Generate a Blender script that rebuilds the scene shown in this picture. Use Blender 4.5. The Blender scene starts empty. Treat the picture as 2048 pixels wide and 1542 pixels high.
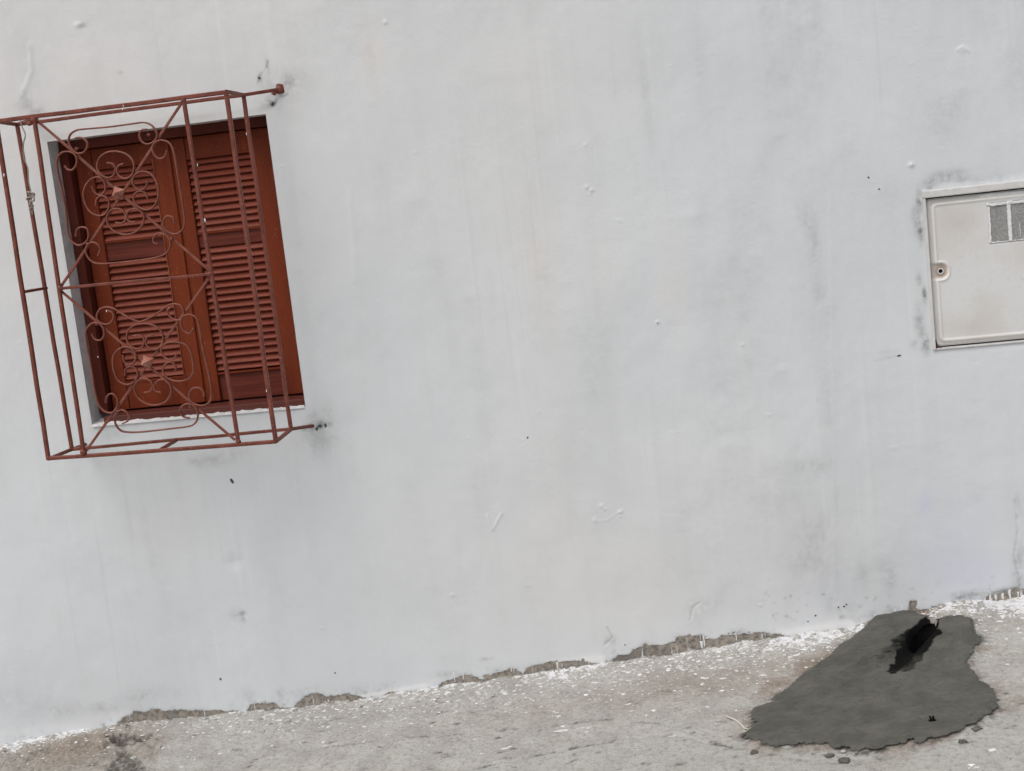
import bpy, bmesh, math, random
import numpy as np
from mathutils import Vector, Matrix
random.seed(7); rng = np.random.RandomState(11)
sc = bpy.context.scene
C = sc.collection

# ------------------------------------------------------------------ camera
PAN, PITCH, ROLL, FPX = -0.1634, -0.1407, -0.1131, 2691.5
PW, PH = 2048, 1542
EYE = np.array([0.0, -4.6, 1.75])
def cam_axes():
    cp, sp, ct, st = math.cos(PAN), math.sin(PAN), math.cos(PITCH), math.sin(PITCH)
    f = np.array([sp*ct, cp*ct, st]); r0 = np.array([cp, -sp, 0]); u0 = np.cross(r0, f)
    c, s = math.cos(ROLL), math.sin(ROLL)
    return c*r0+s*u0, -s*r0+c*u0, f
RV, UV, FV = cam_axes()
cam = bpy.data.objects.new('camera', bpy.data.cameras.new('camera')); C.objects.link(cam)
cam.matrix_world = Matrix(((RV[0], UV[0], -FV[0], EYE[0]), (RV[1], UV[1], -FV[1], EYE[1]), (RV[2], UV[2], -FV[2], EYE[2]), (0, 0, 0, 1)))
cam.data.sensor_width = 36; cam.data.lens = FPX/PW*36; cam.data.clip_end = 500
sc.camera = cam

# ------------------------------------------------------------------ light
SUN_EL, SUN_AZ = math.radians(58), math.radians(215)      # azimuth measured clockwise from +Y: in front of the wall, from the left
w = bpy.data.worlds.new('World'); sc.world = w; w.use_nodes = True
nt = w.node_tree; bg = nt.nodes['Background']
sky = nt.nodes.new('ShaderNodeTexSky'); sky.sky_type = 'NISHITA'; sky.sun_disc = False
sky.sun_elevation = SUN_EL; sky.sun_rotation = SUN_AZ; sky.dust_density = 6; sky.air_density = 1.0; sky.ozone_density = 1
hs = nt.nodes.new('ShaderNodeHueSaturation'); hs.inputs['Saturation'].default_value = 0.55
nt.links.new(sky.outputs[0], hs.inputs['Color']); nt.links.new(hs.outputs[0], bg.inputs[0]); bg.inputs[1].default_value = 0.13
sl = bpy.data.lights.new('sun', 'SUN'); sl.energy = 0.8; sl.angle = math.radians(80); sl.color = (1, 0.992, 0.98)
so = bpy.data.objects.new('sun', sl); C.objects.link(so)
sd = Vector((math.sin(SUN_AZ)*math.cos(SUN_EL), math.cos(SUN_AZ)*math.cos(SUN_EL), math.sin(SUN_EL)))
so.rotation_euler = sd.to_track_quat('Z', 'Y').to_euler(); so.location = sd*20
sc.view_settings.view_transform = 'Standard'; sc.view_settings.look = 'None'; sc.view_settings.gamma = 1
sc.view_settings.use_curve_mapping = False
sc.view_settings.exposure = 0.10

# ------------------------------------------------------------------ measuring helpers: photo position -> place on a plane of the real wall / street
def ray(px, py):
    return FV + RV*(px-PW/2)/FPX + UV*(PH/2-py)/FPX
def at(px, py, Y=0.0):
    d = ray(px, py); t = (Y-EYE[1])/d[1]; return EYE + t*d
BASE = [(-6, -2.15), (-2.92, -1.879), (-2.643, -1.848), (-2.412, -1.822), (-2.088, -1.812), (-1.772, -1.803), (-1.498, -1.785), (-1.187, -1.750),
        (-0.925, -1.732), (-0.684, -1.712), (-0.519, -1.689), (-0.374, -1.674), (-0.196, -1.661), (0.084, -1.643), (0.325, -1.620),
        (0.496, -1.597), (0.663, -1.578), (0.908, -1.541), (6, -1.08), (12, -0.9)]
BX = np.array([b[0] for b in BASE]); BZ = np.array([b[1] for b in BASE]) + 1.75
CROSS = 0.035
def base(x): return np.interp(x, BX, BZ)
def atg(px, py):
    d = ray(px, py); t = 4.5
    for _ in range(40):
        p = EYE + t*d; g = base(p[0]) + CROSS*p[1]
        t += (p[2]-g)/(-d[2])*0.8
    return EYE + t*d

# ------------------------------------------------------------------ numpy noise
TAB = rng.rand(16, 256, 256)
def vn(x, y, s=0):
    x = np.asarray(x, float); y = np.asarray(y, float)
    xi = np.floor(x).astype(int); yi = np.floor(y).astype(int); fx = x-xi; fy = y-yi
    fx = fx*fx*fx*(fx*(fx*6-15)+10); fy = fy*fy*fy*(fy*(fy*6-15)+10); T = TAB[s % 16]
    a = T[xi & 255, yi & 255]; b = T[(xi+1) & 255, yi & 255]; c = T[xi & 255, (yi+1) & 255]; d = T[(xi+1) & 255, (yi+1) & 255]
    return (a*(1-fx)+b*fx)*(1-fy)+(c*(1-fx)+d*fx)*fy
def fbm(x, y, o=4, s=0, g=0.5):
    t = 0; a = 1; n = 0
    for k in range(o):
        t = t + a*vn(x*2**k+17.3*k, y*2**k+9.1*k, s+k); n += a; a *= g
    return t/n
def sstep(a, b, x):
    t = np.clip((x-a)/(b-a), 0, 1); return t*t*(3-2*t)
def blob(X, Y, cx, cy, rx, ry, ang=0):
    c, s = math.cos(ang), math.sin(ang); dx, dy = X-cx, Y-cy
    u = (c*dx+s*dy)/rx; v = (-s*dx+c*dy)/ry
    return np.exp(-(u*u+v*v))
def polydist(X, Y, pts):
    """unsigned distance to an open polyline"""
    D = np.full(X.shape, 9.0)
    for (x0, y0), (x1, y1) in zip(pts[:-1], pts[1:]):
        dx, dy = x1-x0, y1-y0; L = dx*dx+dy*dy+1e-12
        t = np.clip(((X-x0)*dx+(Y-y0)*dy)/L, 0, 1)
        D = np.minimum(D, np.hypot(X-x0-t*dx, Y-y0-t*dy))
    return D
def inside(X, Y, pts):
    r = np.zeros(X.shape, bool); n = len(pts)
    for i in range(n):
        x0, y0 = pts[i]; x1, y1 = pts[(i+1) % n]
        if y0 == y1: continue
        c = ((y0 > Y) != (y1 > Y)) & (X < (x1-x0)*(Y-y0)/(y1-y0)+x0); r ^= c
    return r
def sdpoly(X, Y, pts):
    d = polydist(X, Y, list(pts)+[pts[0]]); return np.where(inside(X, Y, pts), d, -d)   # positive inside

# ------------------------------------------------------------------ object helpers
def tag(o, label=None, cat=None, group=None, kind=None):
    if label: o['label'] = label
    if cat: o['category'] = cat
    if group: o['group'] = group
    if kind: o['kind'] = kind
    return o
def link(name, me, m=None, parent=None, smooth=False):
    o = bpy.data.objects.new(name, me); C.objects.link(o)
    if m and not me.materials: me.materials.append(m)
    if parent: o.parent = parent
    if smooth:
        me.polygons.foreach_set('use_smooth', [True]*len(me.polygons))
    return o
def empty(name, loc):
    o = bpy.data.objects.new(name, None); C.objects.link(o); o.location = loc; o.empty_display_size = .05; return o
def child(name, me, m, root, smooth=False):
    """mesh authored in world coordinates, parented to an Empty that stands at its own location"""
    o = link(name, me, m, None, smooth)
    o.parent = root; o.matrix_parent_inverse = wm(root).inverted(); return o
def wm(o):
    m = Matrix.Translation(o.location)
    if o.parent: m = wm(o.parent) @ o.matrix_parent_inverse @ m
    return m
def pydata(name, v, f):
    me = bpy.data.meshes.new(name); me.from_pydata([tuple(map(float, p)) for p in v], [], f); me.update(); return me
def from_bm(name, bm):
    me = bpy.data.meshes.new(name); bmesh.ops.recalc_face_normals(bm, faces=bm.faces); bm.to_mesh(me); bm.free(); return me
def box_bm(bm, lo, hi, bev=0.0, rot=None, tw=0.0):
    c = [(a+b)/2 for a, b in zip(lo, hi)]; s = [abs(b-a) for a, b in zip(lo, hi)]
    r = bmesh.ops.create_cube(bm, size=1); vs = r['verts']
    bmesh.ops.scale(bm, vec=s, verts=vs)
    if bev:
        es = list({e for v in vs for e in v.link_edges})
        q = bmesh.ops.bevel(bm, geom=es, offset=bev, segments=2, affect='EDGES', profile=.6)
        vs = list({v for f in q['faces'] for v in f.verts} | {v for v in vs if v.is_valid})
    if rot: bmesh.ops.rotate(bm, cent=(0, 0, 0), matrix=rot, verts=vs)
    bmesh.ops.translate(bm, vec=c, verts=vs)
    return vs
def grid_mesh(name, XX, YY, ZZ, keep=None, uv=None, attr=None):
    """XX,YY,ZZ arrays (n,m) -> quad grid; keep: bool (n-1,m-1)"""
    n, m = XX.shape
    co = np.stack([XX, YY, ZZ], -1).reshape(-1, 3).astype(np.float32)
    i, j = np.meshgrid(np.arange(n-1), np.arange(m-1), indexing='ij')
    a = i*m+j; q = np.stack([a, a+m, a+m+1, a+1], -1)
    q = q[keep] if keep is not None else q.reshape(-1, 4)
    used = np.zeros(n*m, bool); used[q.ravel()] = True
    idx = np.cumsum(used)-1; q = idx[q]; co = co[used]
    me = bpy.data.meshes.new(name); me.vertices.add(len(co)); me.vertices.foreach_set('co', co.ravel())
    me.loops.add(q.size); me.loops.foreach_set('vertex_index', q.ravel().astype(np.int32))
    me.polygons.add(len(q)); me.polygons.foreach_set('loop_start', np.arange(0, q.size, 4, dtype=np.int32))
    me.polygons.foreach_set('use_smooth', np.ones(len(q), bool))
    me.update(calc_edges=True)
    if attr is not None:
        at_ = me.color_attributes.new('marks', 'FLOAT_COLOR', 'POINT')
        at_.data.foreach_set('color', attr.reshape(-1, 4)[used].astype(np.float32).ravel())
    return me
def graded(lo, hi, step, L, R_, grow=1.35):
    a = list(np.arange(lo, hi, step)); s = step
    x = lo
    pre = []
    while x > L: s *= grow; x -= s; pre.append(x)
    s = step; x = a[-1]; post = []
    while x < R_: s *= grow; x += s; post.append(x)
    return np.array(pre[::-1]+a+post)
def snap(arr, vals):
    for v in vals: arr[np.argmin(abs(arr-v))] = v
    return arr

# ------------------------------------------------------------------ materials
def mat(name):
    m = bpy.data.materials.new(name); m.use_nodes = True; t = m.node_tree; b = t.nodes['Principled BSDF']; return m, t, b
def N(t, kind, **kw):
    n = t.nodes.new(kind)
    for k, v in kw.items():
        if k in n.inputs.keys(): n.inputs[k].default_value = v
        else: setattr(n, k, v)
    return n
def noise(t, scale, detail=4, rough=.55, vec=None, dist=0):
    n = N(t, 'ShaderNodeTexNoise'); n.inputs['Scale'].default_value = scale; n.inputs['Detail'].default_value = detail
    n.inputs['Roughness'].default_value = rough; n.inputs['Distortion'].default_value = dist
    if vec: t.links.new(vec, n.inputs['Vector'])
    return n.outputs['Fac']
def coords(t, scale=(1, 1, 1), rot=(0, 0, 0)):
    g = N(t, 'ShaderNodeNewGeometry'); mp = N(t, 'ShaderNodeMapping'); mp.inputs['Scale'].default_value = scale
    mp.inputs['Rotation'].default_value = rot
    t.links.new(g.outputs['Position'], mp.inputs['Vector']); return mp.outputs[0]
def ramp(t, fac, a, b, c0=0.0, c1=1.0):
    r = N(t, 'ShaderNodeMapRange'); r.inputs['From Min'].default_value = a; r.inputs['From Max'].default_value = b
    r.inputs['To Min'].default_value = c0; r.inputs['To Max'].default_value = c1; r.interpolation_type = 'SMOOTHSTEP'
    t.links.new(fac, r.inputs['Value']); return r.outputs[0]
def mix(t, fac, A, B):
    m = N(t, 'ShaderNodeMix', data_type='RGBA')
    for sock, v in ((m.inputs[0], fac), (m.inputs[6], A), (m.inputs[7], B)):
        if isinstance(v, bpy.types.NodeSocket): t.links.new(v, sock)
        elif isinstance(v, (int, float)): sock.default_value = v
        else: sock.default_value = (*v, 1)
    return m.outputs[2]
def math_(t, op, a, b=None):
    m = N(t, 'ShaderNodeMath', operation=op)
    for s, v in zip(m.inputs, (a, b)):
        if v is None: continue
        if isinstance(v, bpy.types.NodeSocket): t.links.new(v, s)
        else: s.default_value = v
    return m.outputs[0]
def bump(t, b, h, strength, dist, prev=None):
    n = N(t, 'ShaderNodeBump'); n.inputs['Strength'].default_value = strength; n.inputs['Distance'].default_value = dist
    t.links.new(h, n.inputs['Height'])
    if prev: t.links.new(prev, n.inputs['Normal'])
    t.links.new(n.outputs[0], b.inputs['Normal']); return n.outputs[0]
def marks(t):
    a = N(t, 'ShaderNodeAttribute', attribute_name='marks'); s = N(t, 'ShaderNodeSeparateColor'); t.links.new(a.outputs['Color'], s.inputs[0])
    return s.outputs[0], s.outputs[1], s.outputs[2], a.outputs['Alpha']

def mat_wall():
    m, t, b = mat('painted_plaster'); gr, pe, wa, tone = marks(t)
    P = coords(t)
    fine = noise(t, 55, 5, .62, P); mid = noise(t, 14, 5, .6, P); broad = noise(t, 1.7, 3, .5, P)
    streak = noise(t, 1, 4, .55, coords(t, (13, 13, 1.3)))
    col = mix(t, ramp(t, broad, .35, .65), (.635, .664, .684), (.600, .631, .653))
    col = mix(t, wa, col, (.665, .655, .642))                     # warm tint patches
    col = mix(t, math_(t, 'MULTIPLY', ramp(t, streak, .45, .8), .25), col, (.555, .565, .565))
    col = mix(t, math_(t, 'MULTIPLY', ramp(t, mid, .55, .8), .16), col, (.50, .505, .50))
    run = noise(t, 1, 2, .4, coords(t, (42, 42, .9))); rgate = noise(t, 1.1, 2, .5, P)
    col = mix(t, math_(t, 'MULTIPLY', math_(t, 'MULTIPLY', ramp(t, run, .60, .70), ramp(t, rgate, .45, .65)), .16), col, (.50, .505, .50))
    run2 = noise(t, 1, 2, .4, coords(t, (31, 31, .7)))
    col = mix(t, math_(t, 'MULTIPLY', math_(t, 'MULTIPLY', ramp(t, run2, .62, .70), ramp(t, rgate, .40, .60)), .22), col, (.72, .735, .745))
    # grime: soft attribute broken up by noise
    gb = math_(t, 'MULTIPLY', math_(t, 'MULTIPLY', gr, .86), math_(t, 'ADD', ramp(t, mid, .3, .7), ramp(t, fine, .35, .65, 0, .6)))
    col = mix(t, math_(t, 'MINIMUM', gb, .92), col, (.16, .165, .16))
    col = mix(t, ramp(t, tone, .5, 1), col, (.575, .60, .70))     # faint blue wash
    col = mix(t, ramp(t, tone, .5, .0), col, (.70, .71, .71))    # whiter fresh paint
    # flaked plinth
    pedge = math_(t, 'ADD', pe, math_(t, 'MULTIPLY', math_(t, 'SUBTRACT', noise(t, 110, 4, .7, P), .5), 1.1))
    pmask = ramp(t, pedge, .40, .62)
    pc = mix(t, ramp(t, noise(t, 30, 4, .6, P), .35, .65), (.25, .235, .21), (.33, .285, .235))
    pc = mix(t, ramp(t, noise(t, 70, 4, .7, P), .45, .65), pc, (.14, .13, .115)); pc = mix(t, ramp(t, noise(t, 6, 2, .5, P), .52, .64), pc, mix(t, .5, pc, (.13, .125, .115)))
    drip = noise(t, 1, 2, .5, coords(t, (95, 95, 6)))
    pmask2 = math_(t, 'MULTIPLY', pmask, ramp(t, math_(t, 'ADD', drip, math_(t, 'MULTIPLY', noise(t, 9, 2, .5, P), .35)), .90, .84, 0, 1))
    col = mix(t, pmask2, col, pc)
    t.links.new(col, b.inputs['Base Color']); b.inputs['Roughness'].default_value = .62; b.inputs['Specular IOR Level'].default_value = .3
    n1 = bump(t, b, noise(t, 38, 6, .6, P), .17, .004)
    n2 = bump(t, b, noise(t, 1, 3, .5, coords(t, (60, 60, 150), (0, .35, 0))), .12, .002, n1)
    bump(t, b, noise(t, 230, 3, .6, P), .2, .001, n2)
    return m
def mat_ground():
    m, t, b = mat('rough_concrete'); wh, br, dk, tone = marks(t)
    P = coords(t)
    n1 = noise(t, 9, 6, .6, P); n2 = noise(t, 60, 5, .65, P); n3 = noise(t, 260, 3, .6, P)
    col = mix(t, ramp(t, n1, .35, .65), (.335, .328, .304), (.420, .416, .390))
    col = mix(t, ramp(t, tone, .45, .55), col, mix(t, ramp(t, n1, .3, .7), (.345, .345, .32), (.395, .398, .375)))
    col = mix(t, math_(t, 'MULTIPLY', ramp(t, n2, .46, .70), .60), col, (.22, .207, .18))
    col = mix(t, math_(t, 'MULTIPLY', ramp(t, n3, .52, .68), .50), col, (.56, .55, .52))
    col = mix(t, math_(t, 'MULTIPLY', br, ramp(t, n2, .25, .6, .5, 1)), col, (.225, .182, .145))
    vo = N(t, 'ShaderNodeTexVoronoi'); vo.inputs['Scale'].default_value = 85; t.links.new(P, vo.inputs['Vector'])
    pit = math_(t, 'MULTIPLY', ramp(t, vo.outputs['Distance'], .28, .12), ramp(t, n1, .5, .65))
    col = mix(t, math_(t, 'MULTIPLY', pit, .55), col, (.17, .16, .14))
    dd = math_(t, 'MULTIPLY', dk, math_(t, 'ADD', .45, ramp(t, n2, .35, .6)))
    col = mix(t, math_(t, 'MINIMUM', dd, .95), col, (.10, .093, .082))
    wv = math_(t, 'ADD', wh, math_(t, 'MULTIPLY', math_(t, 'SUBTRACT', noise(t, 95, 5, .7, P), .5), 1.9))
    wm_ = ramp(t, wv, .50, .60)
    wdirt = mix(t, ramp(t, noise(t, 40, 4, .65, P), .42, .70), (.70, .712, .735), (.47, .465, .45)); col = mix(t, wm_, col, wdirt)
    t.links.new(col, b.inputs['Base Color']); b.inputs['Roughness'].default_value = .9; b.inputs['Specular IOR Level'].default_value = .2
    k = bump(t, b, n2, .9, .008); bump(t, b, n3, .7, .003, k)
    return m
def mat_paint(name, c, dark, light, rough=.45, wear=.78, grain=(60, 60, 4), spec=.4, bumps=.25):
    m, t, b = mat(name); P = coords(t)
    g = noise(t, 1, 5, .6, coords(t, grain)); n2 = noise(t, 35, 4, .6, P); n3 = noise(t, 150, 3, .6, P)
    col = mix(t, ramp(t, g, .35, .7), c, dark)
    col = mix(t, math_(t, 'MULTIPLY', ramp(t, n2, .5, .8), .4), col, dark)
    col = mix(t, math_(t, 'MULTIPLY', ramp(t, n3, wear-.12, wear), .7), col, light)
    t.links.new(col, b.inputs['Base Color']); b.inputs['Roughness'].default_value = rough; b.inputs['Specular IOR Level'].default_value = spec
    k = bump(t, b, g, bumps, .002); bump(t, b, n2, .2, .002, k)
    return m
def mat_flat(name, c, c2, scale=40, rough=.7, spec=.3, bs=.3, bd=.002):
    m, t, b = mat(name); P = coords(t); n = noise(t, scale, 5, .6, P)
    t.links.new(mix(t, ramp(t, n, .35, .65), c, c2), b.inputs['Base Color']); b.inputs['Roughness'].default_value = rough
    b.inputs['Specular IOR Level'].default_value = spec; bump(t, b, n, bs, bd); return m

M_wall = mat_wall(); M_ground = mat_ground()
M_reveal = mat_flat('bare_plaster', (.62, .625, .62), (.50, .505, .50), 25, .8, .2, .5, .004)
M_leaf = mat_paint('red_brown_wood_paint', (.185, .033, .0095), (.125, .020, .006), (.36, .13, .065), .6, .74, (9, 9, 1.2), .18)
M_slat = mat_paint('slat_paint', (.235, .054, .031), (.185, .040, .022), (.32, .12, .085), .55, .80, (2, 40, 60), .25)
M_panel = mat_paint('dark_panel_paint', (.150, .033, .020), (.095, .019, .012), (.22, .06, .035), .55, .8, (3, 60, 70), .2, .6)
M_frame = mat_paint('shaded_frame_paint', (.120, .026, .017), (.080, .017, .011), (.18, .05, .03), .6, .85, (3, 9, 3), .15)  # recess shade on head and jambs put into a darker brown
M_sill = mat_paint('sill_paint', (.12, .030, .022), (.085, .020, .015), (.22, .08, .05), .5, .8, (2, 20, 20))
M_edge = mat_paint('worn_edge_highlight', (.27, .085, .040), (.15, .03, .012), (.40, .17, .10), .5, .7, (8, 8, 6), .3)  # worn edges, their highlights painted in as lighter orange
M_back = mat_flat('slat_gap_shade', (.030, .004, .003), (.018, .003, .002), 20, .8, .2)  # near-black red holds the darkness of the slat gaps
M_iron = mat_paint('grille_iron_paint', (.185, .049, .031), (.115, .029, .018), (.34, .15, .12), .48, .70, (25, 25, 25), .35, .5)
M_scroll = mat_paint('scroll_iron_paint', (.225, .069, .043), (.145, .040, .026), (.40, .18, .14), .48, .76, (25, 25, 25), .4, .3)
M_stud = mat_paint('stud_worn_paint', (.42, .19, .14), (.26, .085, .06), (.5, .27, .2), .4, .8, (25, 25, 25))
M_hinge = mat_flat('hinge_metal', (.24, .06, .03), (.14, .035, .02), 60, .4, .5)
M_white = mat_flat('white_emulsion', (.74, .745, .75), (.66, .665, .67), 60, .6, .3, .4, .001)
M_black = mat_flat('black_hollow', (.004, .004, .004), (.008, .008, .008), 30, .9, .05)
M_splash = mat_flat('trodden_white_paint', (.74, .745, .75), (.50, .495, .48), 30, .75, .2, .4, .001)
M_chip = mat_flat('dark_chip', (.05, .05, .05), (.12, .115, .11), 200, .9, .1)
M_rust = mat_flat('brown_rust', (.07, .035, .028), (.12, .075, .06), 120, .8, .2)
M_wire = mat_flat('grey_wire', (.25, .22, .20), (.34, .30, .27), 200, .7, .3)

# ------------------------------------------------------------------ street surface height
ZR = 1.75
def Gq(pts): return [tuple(atg(px, py)[:2]) for px, py in pts]
def crop2(pts): return [(1448+x/3.4133, 1150+y/3.4133) for x, y in pts]
EDGE = Gq([(640, 1600), (930, 1540), (1080, 1506), (1340, 1466), (1500, 1500)])
PATCH = Gq(crop2([(1040, 330), (1100, 306), (1250, 286), (1310, 300), (1335, 330), (1400, 338), (1432, 400), (1470, 366), (1540, 345), (1620, 345), (1690, 352),
    (1722, 405), (1790, 458), (1738, 482), (1735, 520), (1690, 560), (1675, 640), (1720, 700), (1745, 750), (1830, 800), (1870, 870), (1895, 930),
    (1760, 1010), (1640, 1070), (1500, 1130), (1250, 1180), (900, 1232), (700, 1190), (600, 1178), (450, 1180), (300, 1190), (120, 1110), (200, 1040), (195, 940), (330, 885),
    (380, 820), (450, 770), (560, 680), (700, 590), (790, 510), (900, 445), (1000, 370)]))
hx, hy = atg(1845, 1276)[:2]
def holed(X, Y, w=0):
    dx = X-hx; dy = Y-hy; u = dx-.42*dy; return np.hypot(u/.036, dy/.068)
TRAIL = Gq([(1846, 1272), (1828, 1300), (1806, 1325), (1788, 1348)])
ROUGH_L = Gq([(-60, 1475), (120, 1480), (210, 1452), (300, 1448), (330, 1480), (290, 1560), (-60, 1600)])
CRACK = Gq([(225, 1462), (262, 1468), (300, 1463), (296, 1474), (255, 1486), (240, 1500), (205, 1545), (195, 1600), (300, 1600), (290, 1530), (262, 1500), (225, 1483)])
CRACKT = Gq([(212, 1466), (255, 1461), (303, 1462), (298, 1474), (262, 1482), (228, 1478)])
def gmask(X, Y, pts, s): return sstep(-s, s, sdpoly(X, Y, pts))
def ground_z(X, Y, fine=True):
    X = np.asarray(X, float); Y = np.asarray(Y, float)
    z = base(X) + CROSS*np.maximum(Y, -8)
    near = np.exp(-np.maximum(-Y, 0)/2.5)
    z = z + near*(.012*(fbm(X*2.2, Y*2.2, 3, 2)-.5))
    pm = gmask(X, Y, PATCH, .03)
    z = z + near*(1-.75*pm)*(.014*(fbm(X*13, Y*13, 5, 5, .6)-.5) + .006*(fbm(X*60, Y*60, 3, 8, .6)-.5))
    # fillet of plaster droppings at the foot of the wall
    z = z + .010*np.exp(-np.maximum(-Y, 0)/.03)*fbm(X*7, Y*3+2, 3, 3)*near
    # slab edge
    e = polydist(X, Y, EDGE)
    z = z - .007*np.exp(-(e/.010)**2)*sstep(.35, .6, fbm(X*14, Y*14, 2, 1)+.12)
    # broken left corner
    r = gmask(X, Y, ROUGH_L, .03); z = z + r*(.030*(fbm(X*24, Y*24, 4, 7)-.5)-.004)
    z = z - .030*gmask(X, Y, CRACKT, .012) - .010*gmask(X, Y, CRACK, .012)
    # mortar mound round the drain mouth
    z = z + .012*blob(X, Y, hx-.11, -.09, .18, .10) + .032*blob(X, Y, hx+.14, -.06, .11, .12) + .012*pm
    d = polydist(X, Y, TRAIL); along = np.clip((Y-TRAIL[-1][1])/(TRAIL[0][1]-TRAIL[-1][1]), 0, 1)
    z = z - (.012+.040*along**1.5)*np.exp(-(d/.026)**2)*sstep(-.1, .15, along)
    hd = holed(X, Y)
    z = z - .018*sstep(1.35, .95, hd)
    return z

# ------------------------------------------------------------------ street mesh
gx = graded(-3.12, 1.16, .0032, -60, 60); gy = graded(-1.02, .03, .0032, -60, .06)
GX, GY = np.meshgrid(gx, gy, indexing='ij'); GZ = ground_z(GX, GY)
nearv = (GX > -3.3) & (GX < 1.4) & (GY > -1.3)
dist = np.maximum(-GY, 0)
wseg = np.interp(GX, *zip(*[(at(px, py)[0], v) for px, py, v in [(-100, 1480, .9), (0, 1480, 1), (130, 1460, 1), (200, 1450, .55), (300, 1430, .35), (470, 1430, .38), (560, 1420, .5), (690, 1405, .4), (740, 1400, .8), (850, 1380, .7),
      (940, 1365, .55), (1050, 1360, .4), (1110, 1345, .8), (1180, 1340, 1.05), (1235, 1325, .35), (1400, 1300, .4), (1480, 1290, .6), (1560, 1285, .85), (1620, 1275, 1.1), (1700, 1265, .95), (1740, 1260, .3), (1860, 1230, .4), (1900, 1225, .75), (1990, 1210, 1.0), (2048, 1200, 1.1), (2150, 1200, 1.1)]]))
wid = np.interp(GX, *zip(*[(at(px, 1300)[0], v) for px, v in [(0, .06), (200, .035), (300, .02), (700, .02), (850, .03), (1000, .03), (1150, .07), (1250, .07), (1500, .10), (1650, .10), (1750, .05), (1900, .12), (2048, .15)]]))
white = (.78*wseg**1.25)*np.exp(-(dist/wid)**1.3)*.95 + .16*np.exp(-dist/.16)*(wseg+.5)
nn = fbm(GX*22, GY*22, 4, 4); white = white + (nn-.5)*1.3*np.exp(-dist/.15)*np.minimum(wseg+.35, 1)
white *= sstep(.9, .2, dist)
pd = sdpoly(GX, GY, PATCH); white = np.where(pd > -.004, 0, white)
white *= 1-.75*sstep(.56, .66, fbm(GX*55, GY*38, 3, 11, .65))
white = np.where(nearv, np.clip(white*1.08, 0, .88), 0)
brown = .62*gmask(GX, GY, ROUGH_L, .05)*fbm(GX*7, GY*7, 3, 9)*1.2
for px, py, rx, ry, v in [(1400, 1360, .25, .12, .35), (1560, 1365, .08, .05, .55), (1200, 1400, .5, .12, .22), (1600, 1320, .12, .06, .4), (1640, 1335, .07, .07, .6), (120, 1500, .3, .15, .5), (1540, 1385, .05, .05, .5), (1850, 1238, .10, .03, .9), (2030, 1400, .08, .03, .5)]:
    c = atg(px, py); brown += v*blob(GX, GY, c[0], c[1], rx, ry)*(.5+fbm(GX*12, GY*12, 3, 6))
dark = .95*gmask(GX, GY, CRACKT, .008) + .75*gmask(GX, GY, CRACK, .010)
e = polydist(GX, GY, EDGE); dark += .8*np.exp(-(e/.007)**2)*sstep(.48, .6, fbm(GX*14, GY*14, 2, 1)+.06)
SEAM = Gq([(640, 1500), (760, 1483), (900, 1470), (1040, 1455), (1200, 1440), (1400, 1455), (1480, 1436)])
e2 = polydist(GX, GY, SEAM); dark += .35*np.exp(-(e2/.006)**2)*sstep(.5, .6, fbm(GX*18, GY*18, 2, 3)+.04)
dark += .50*np.exp(-(np.maximum(-pd, 0)/.020))*sstep(.30, .65, fbm(GX*30, GY*60, 4, 10, .65))*(1+.7*sstep(.55, .2, GX)); brown += .8*np.exp(-(np.maximum(-pd, 0)/.045))*sstep(.35, .6, fbm(GX*14, GY*20, 3, 9))      # damp fringe round the patch
dark += .9*np.exp(-dist/.006)*sstep(.45, .6, fbm(GX*25, GY*25, 3, 12))*(white < .4)
for i in range(230):                                                                            # pits
    px = rng.uniform(-50, 2100); py = rng.uniform(1380, 1560); c = atg(px, py)
    s_ = rng.uniform(.003, .009)
    sub = (abs(GX-c[0]) < .05) & (abs(GY-c[1]) < .05)
    dark[sub] += rng.uniform(.4, .9)*blob(GX[sub], GY[sub], c[0], c[1], s_*rng.uniform(1, 2.6), s_, rng.uniform(-.3, .3))
dark = np.where(nearv, np.clip(dark, 0, 1), 0)
# smoother slab in front of the edge
ex = np.array([p[0] for p in EDGE]); ey = np.array([p[1] for p in EDGE]); o_ = np.argsort(ex)
tone = sstep(-.01, .01, np.interp(GX, ex[o_], ey[o_])-GY)*(GX > ex.min())
hk = (holed(GX, GY) > 1.12)
hk = hk[:-1, :-1] & hk[1:, 1:] & hk[:-1, 1:] & hk[1:, :-1]
me = grid_mesh('street_ground', GX, GY, GZ, hk, None, np.stack([white, np.clip(brown, 0, 1), dark, tone], -1))
ground = link('street_ground', me, M_ground); tag(ground, kind='structure')
del GX, GY, GZ, white, brown, dark, tone, wseg, wid, dist, e, e2, pd, nn

# ------------------------------------------------------------------ wall
WX0, WX1, WZ0, WZ1 = -2.335, -1.514, -.669+ZR, .369+ZR           # window opening
MX0, MX1, MZ0, MZ1 = .668, 1.19, -.668+ZR, -.146+ZR              # meter box opening
wx = snap(graded(-3.06, 1.16, .0042, -14, 14), [WX0, WX1, MX0, MX1]); wz = snap(graded(-.16, 2.72, .0042, -1.6, 7.0), [WZ0, WZ1, MZ0, MZ1])
XX, ZZ = np.meshgrid(wx, wz, indexing='ij')
cx, cz = (wx[:-1]+wx[1:])/2, (wz[:-1]+wz[1:])/2; CX, CZ = np.meshgrid(cx, cz, indexing='ij')
keep = ~(((CX > WX0) & (CX < WX1) & (CZ > WZ0) & (CZ < WZ1)) | ((CX > MX0) & (CX < MX1) & (CZ > MZ0) & (CZ < MZ1)))
def rectd(X, Z, a, b, c, d): return np.maximum(np.maximum(a-X, X-b), np.maximum(c-Z, Z-d))
dw = rectd(XX, ZZ, WX0, WX1, WZ0, WZ1); dm = rectd(XX, ZZ, MX0, MX1, MZ0, MZ1)
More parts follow.
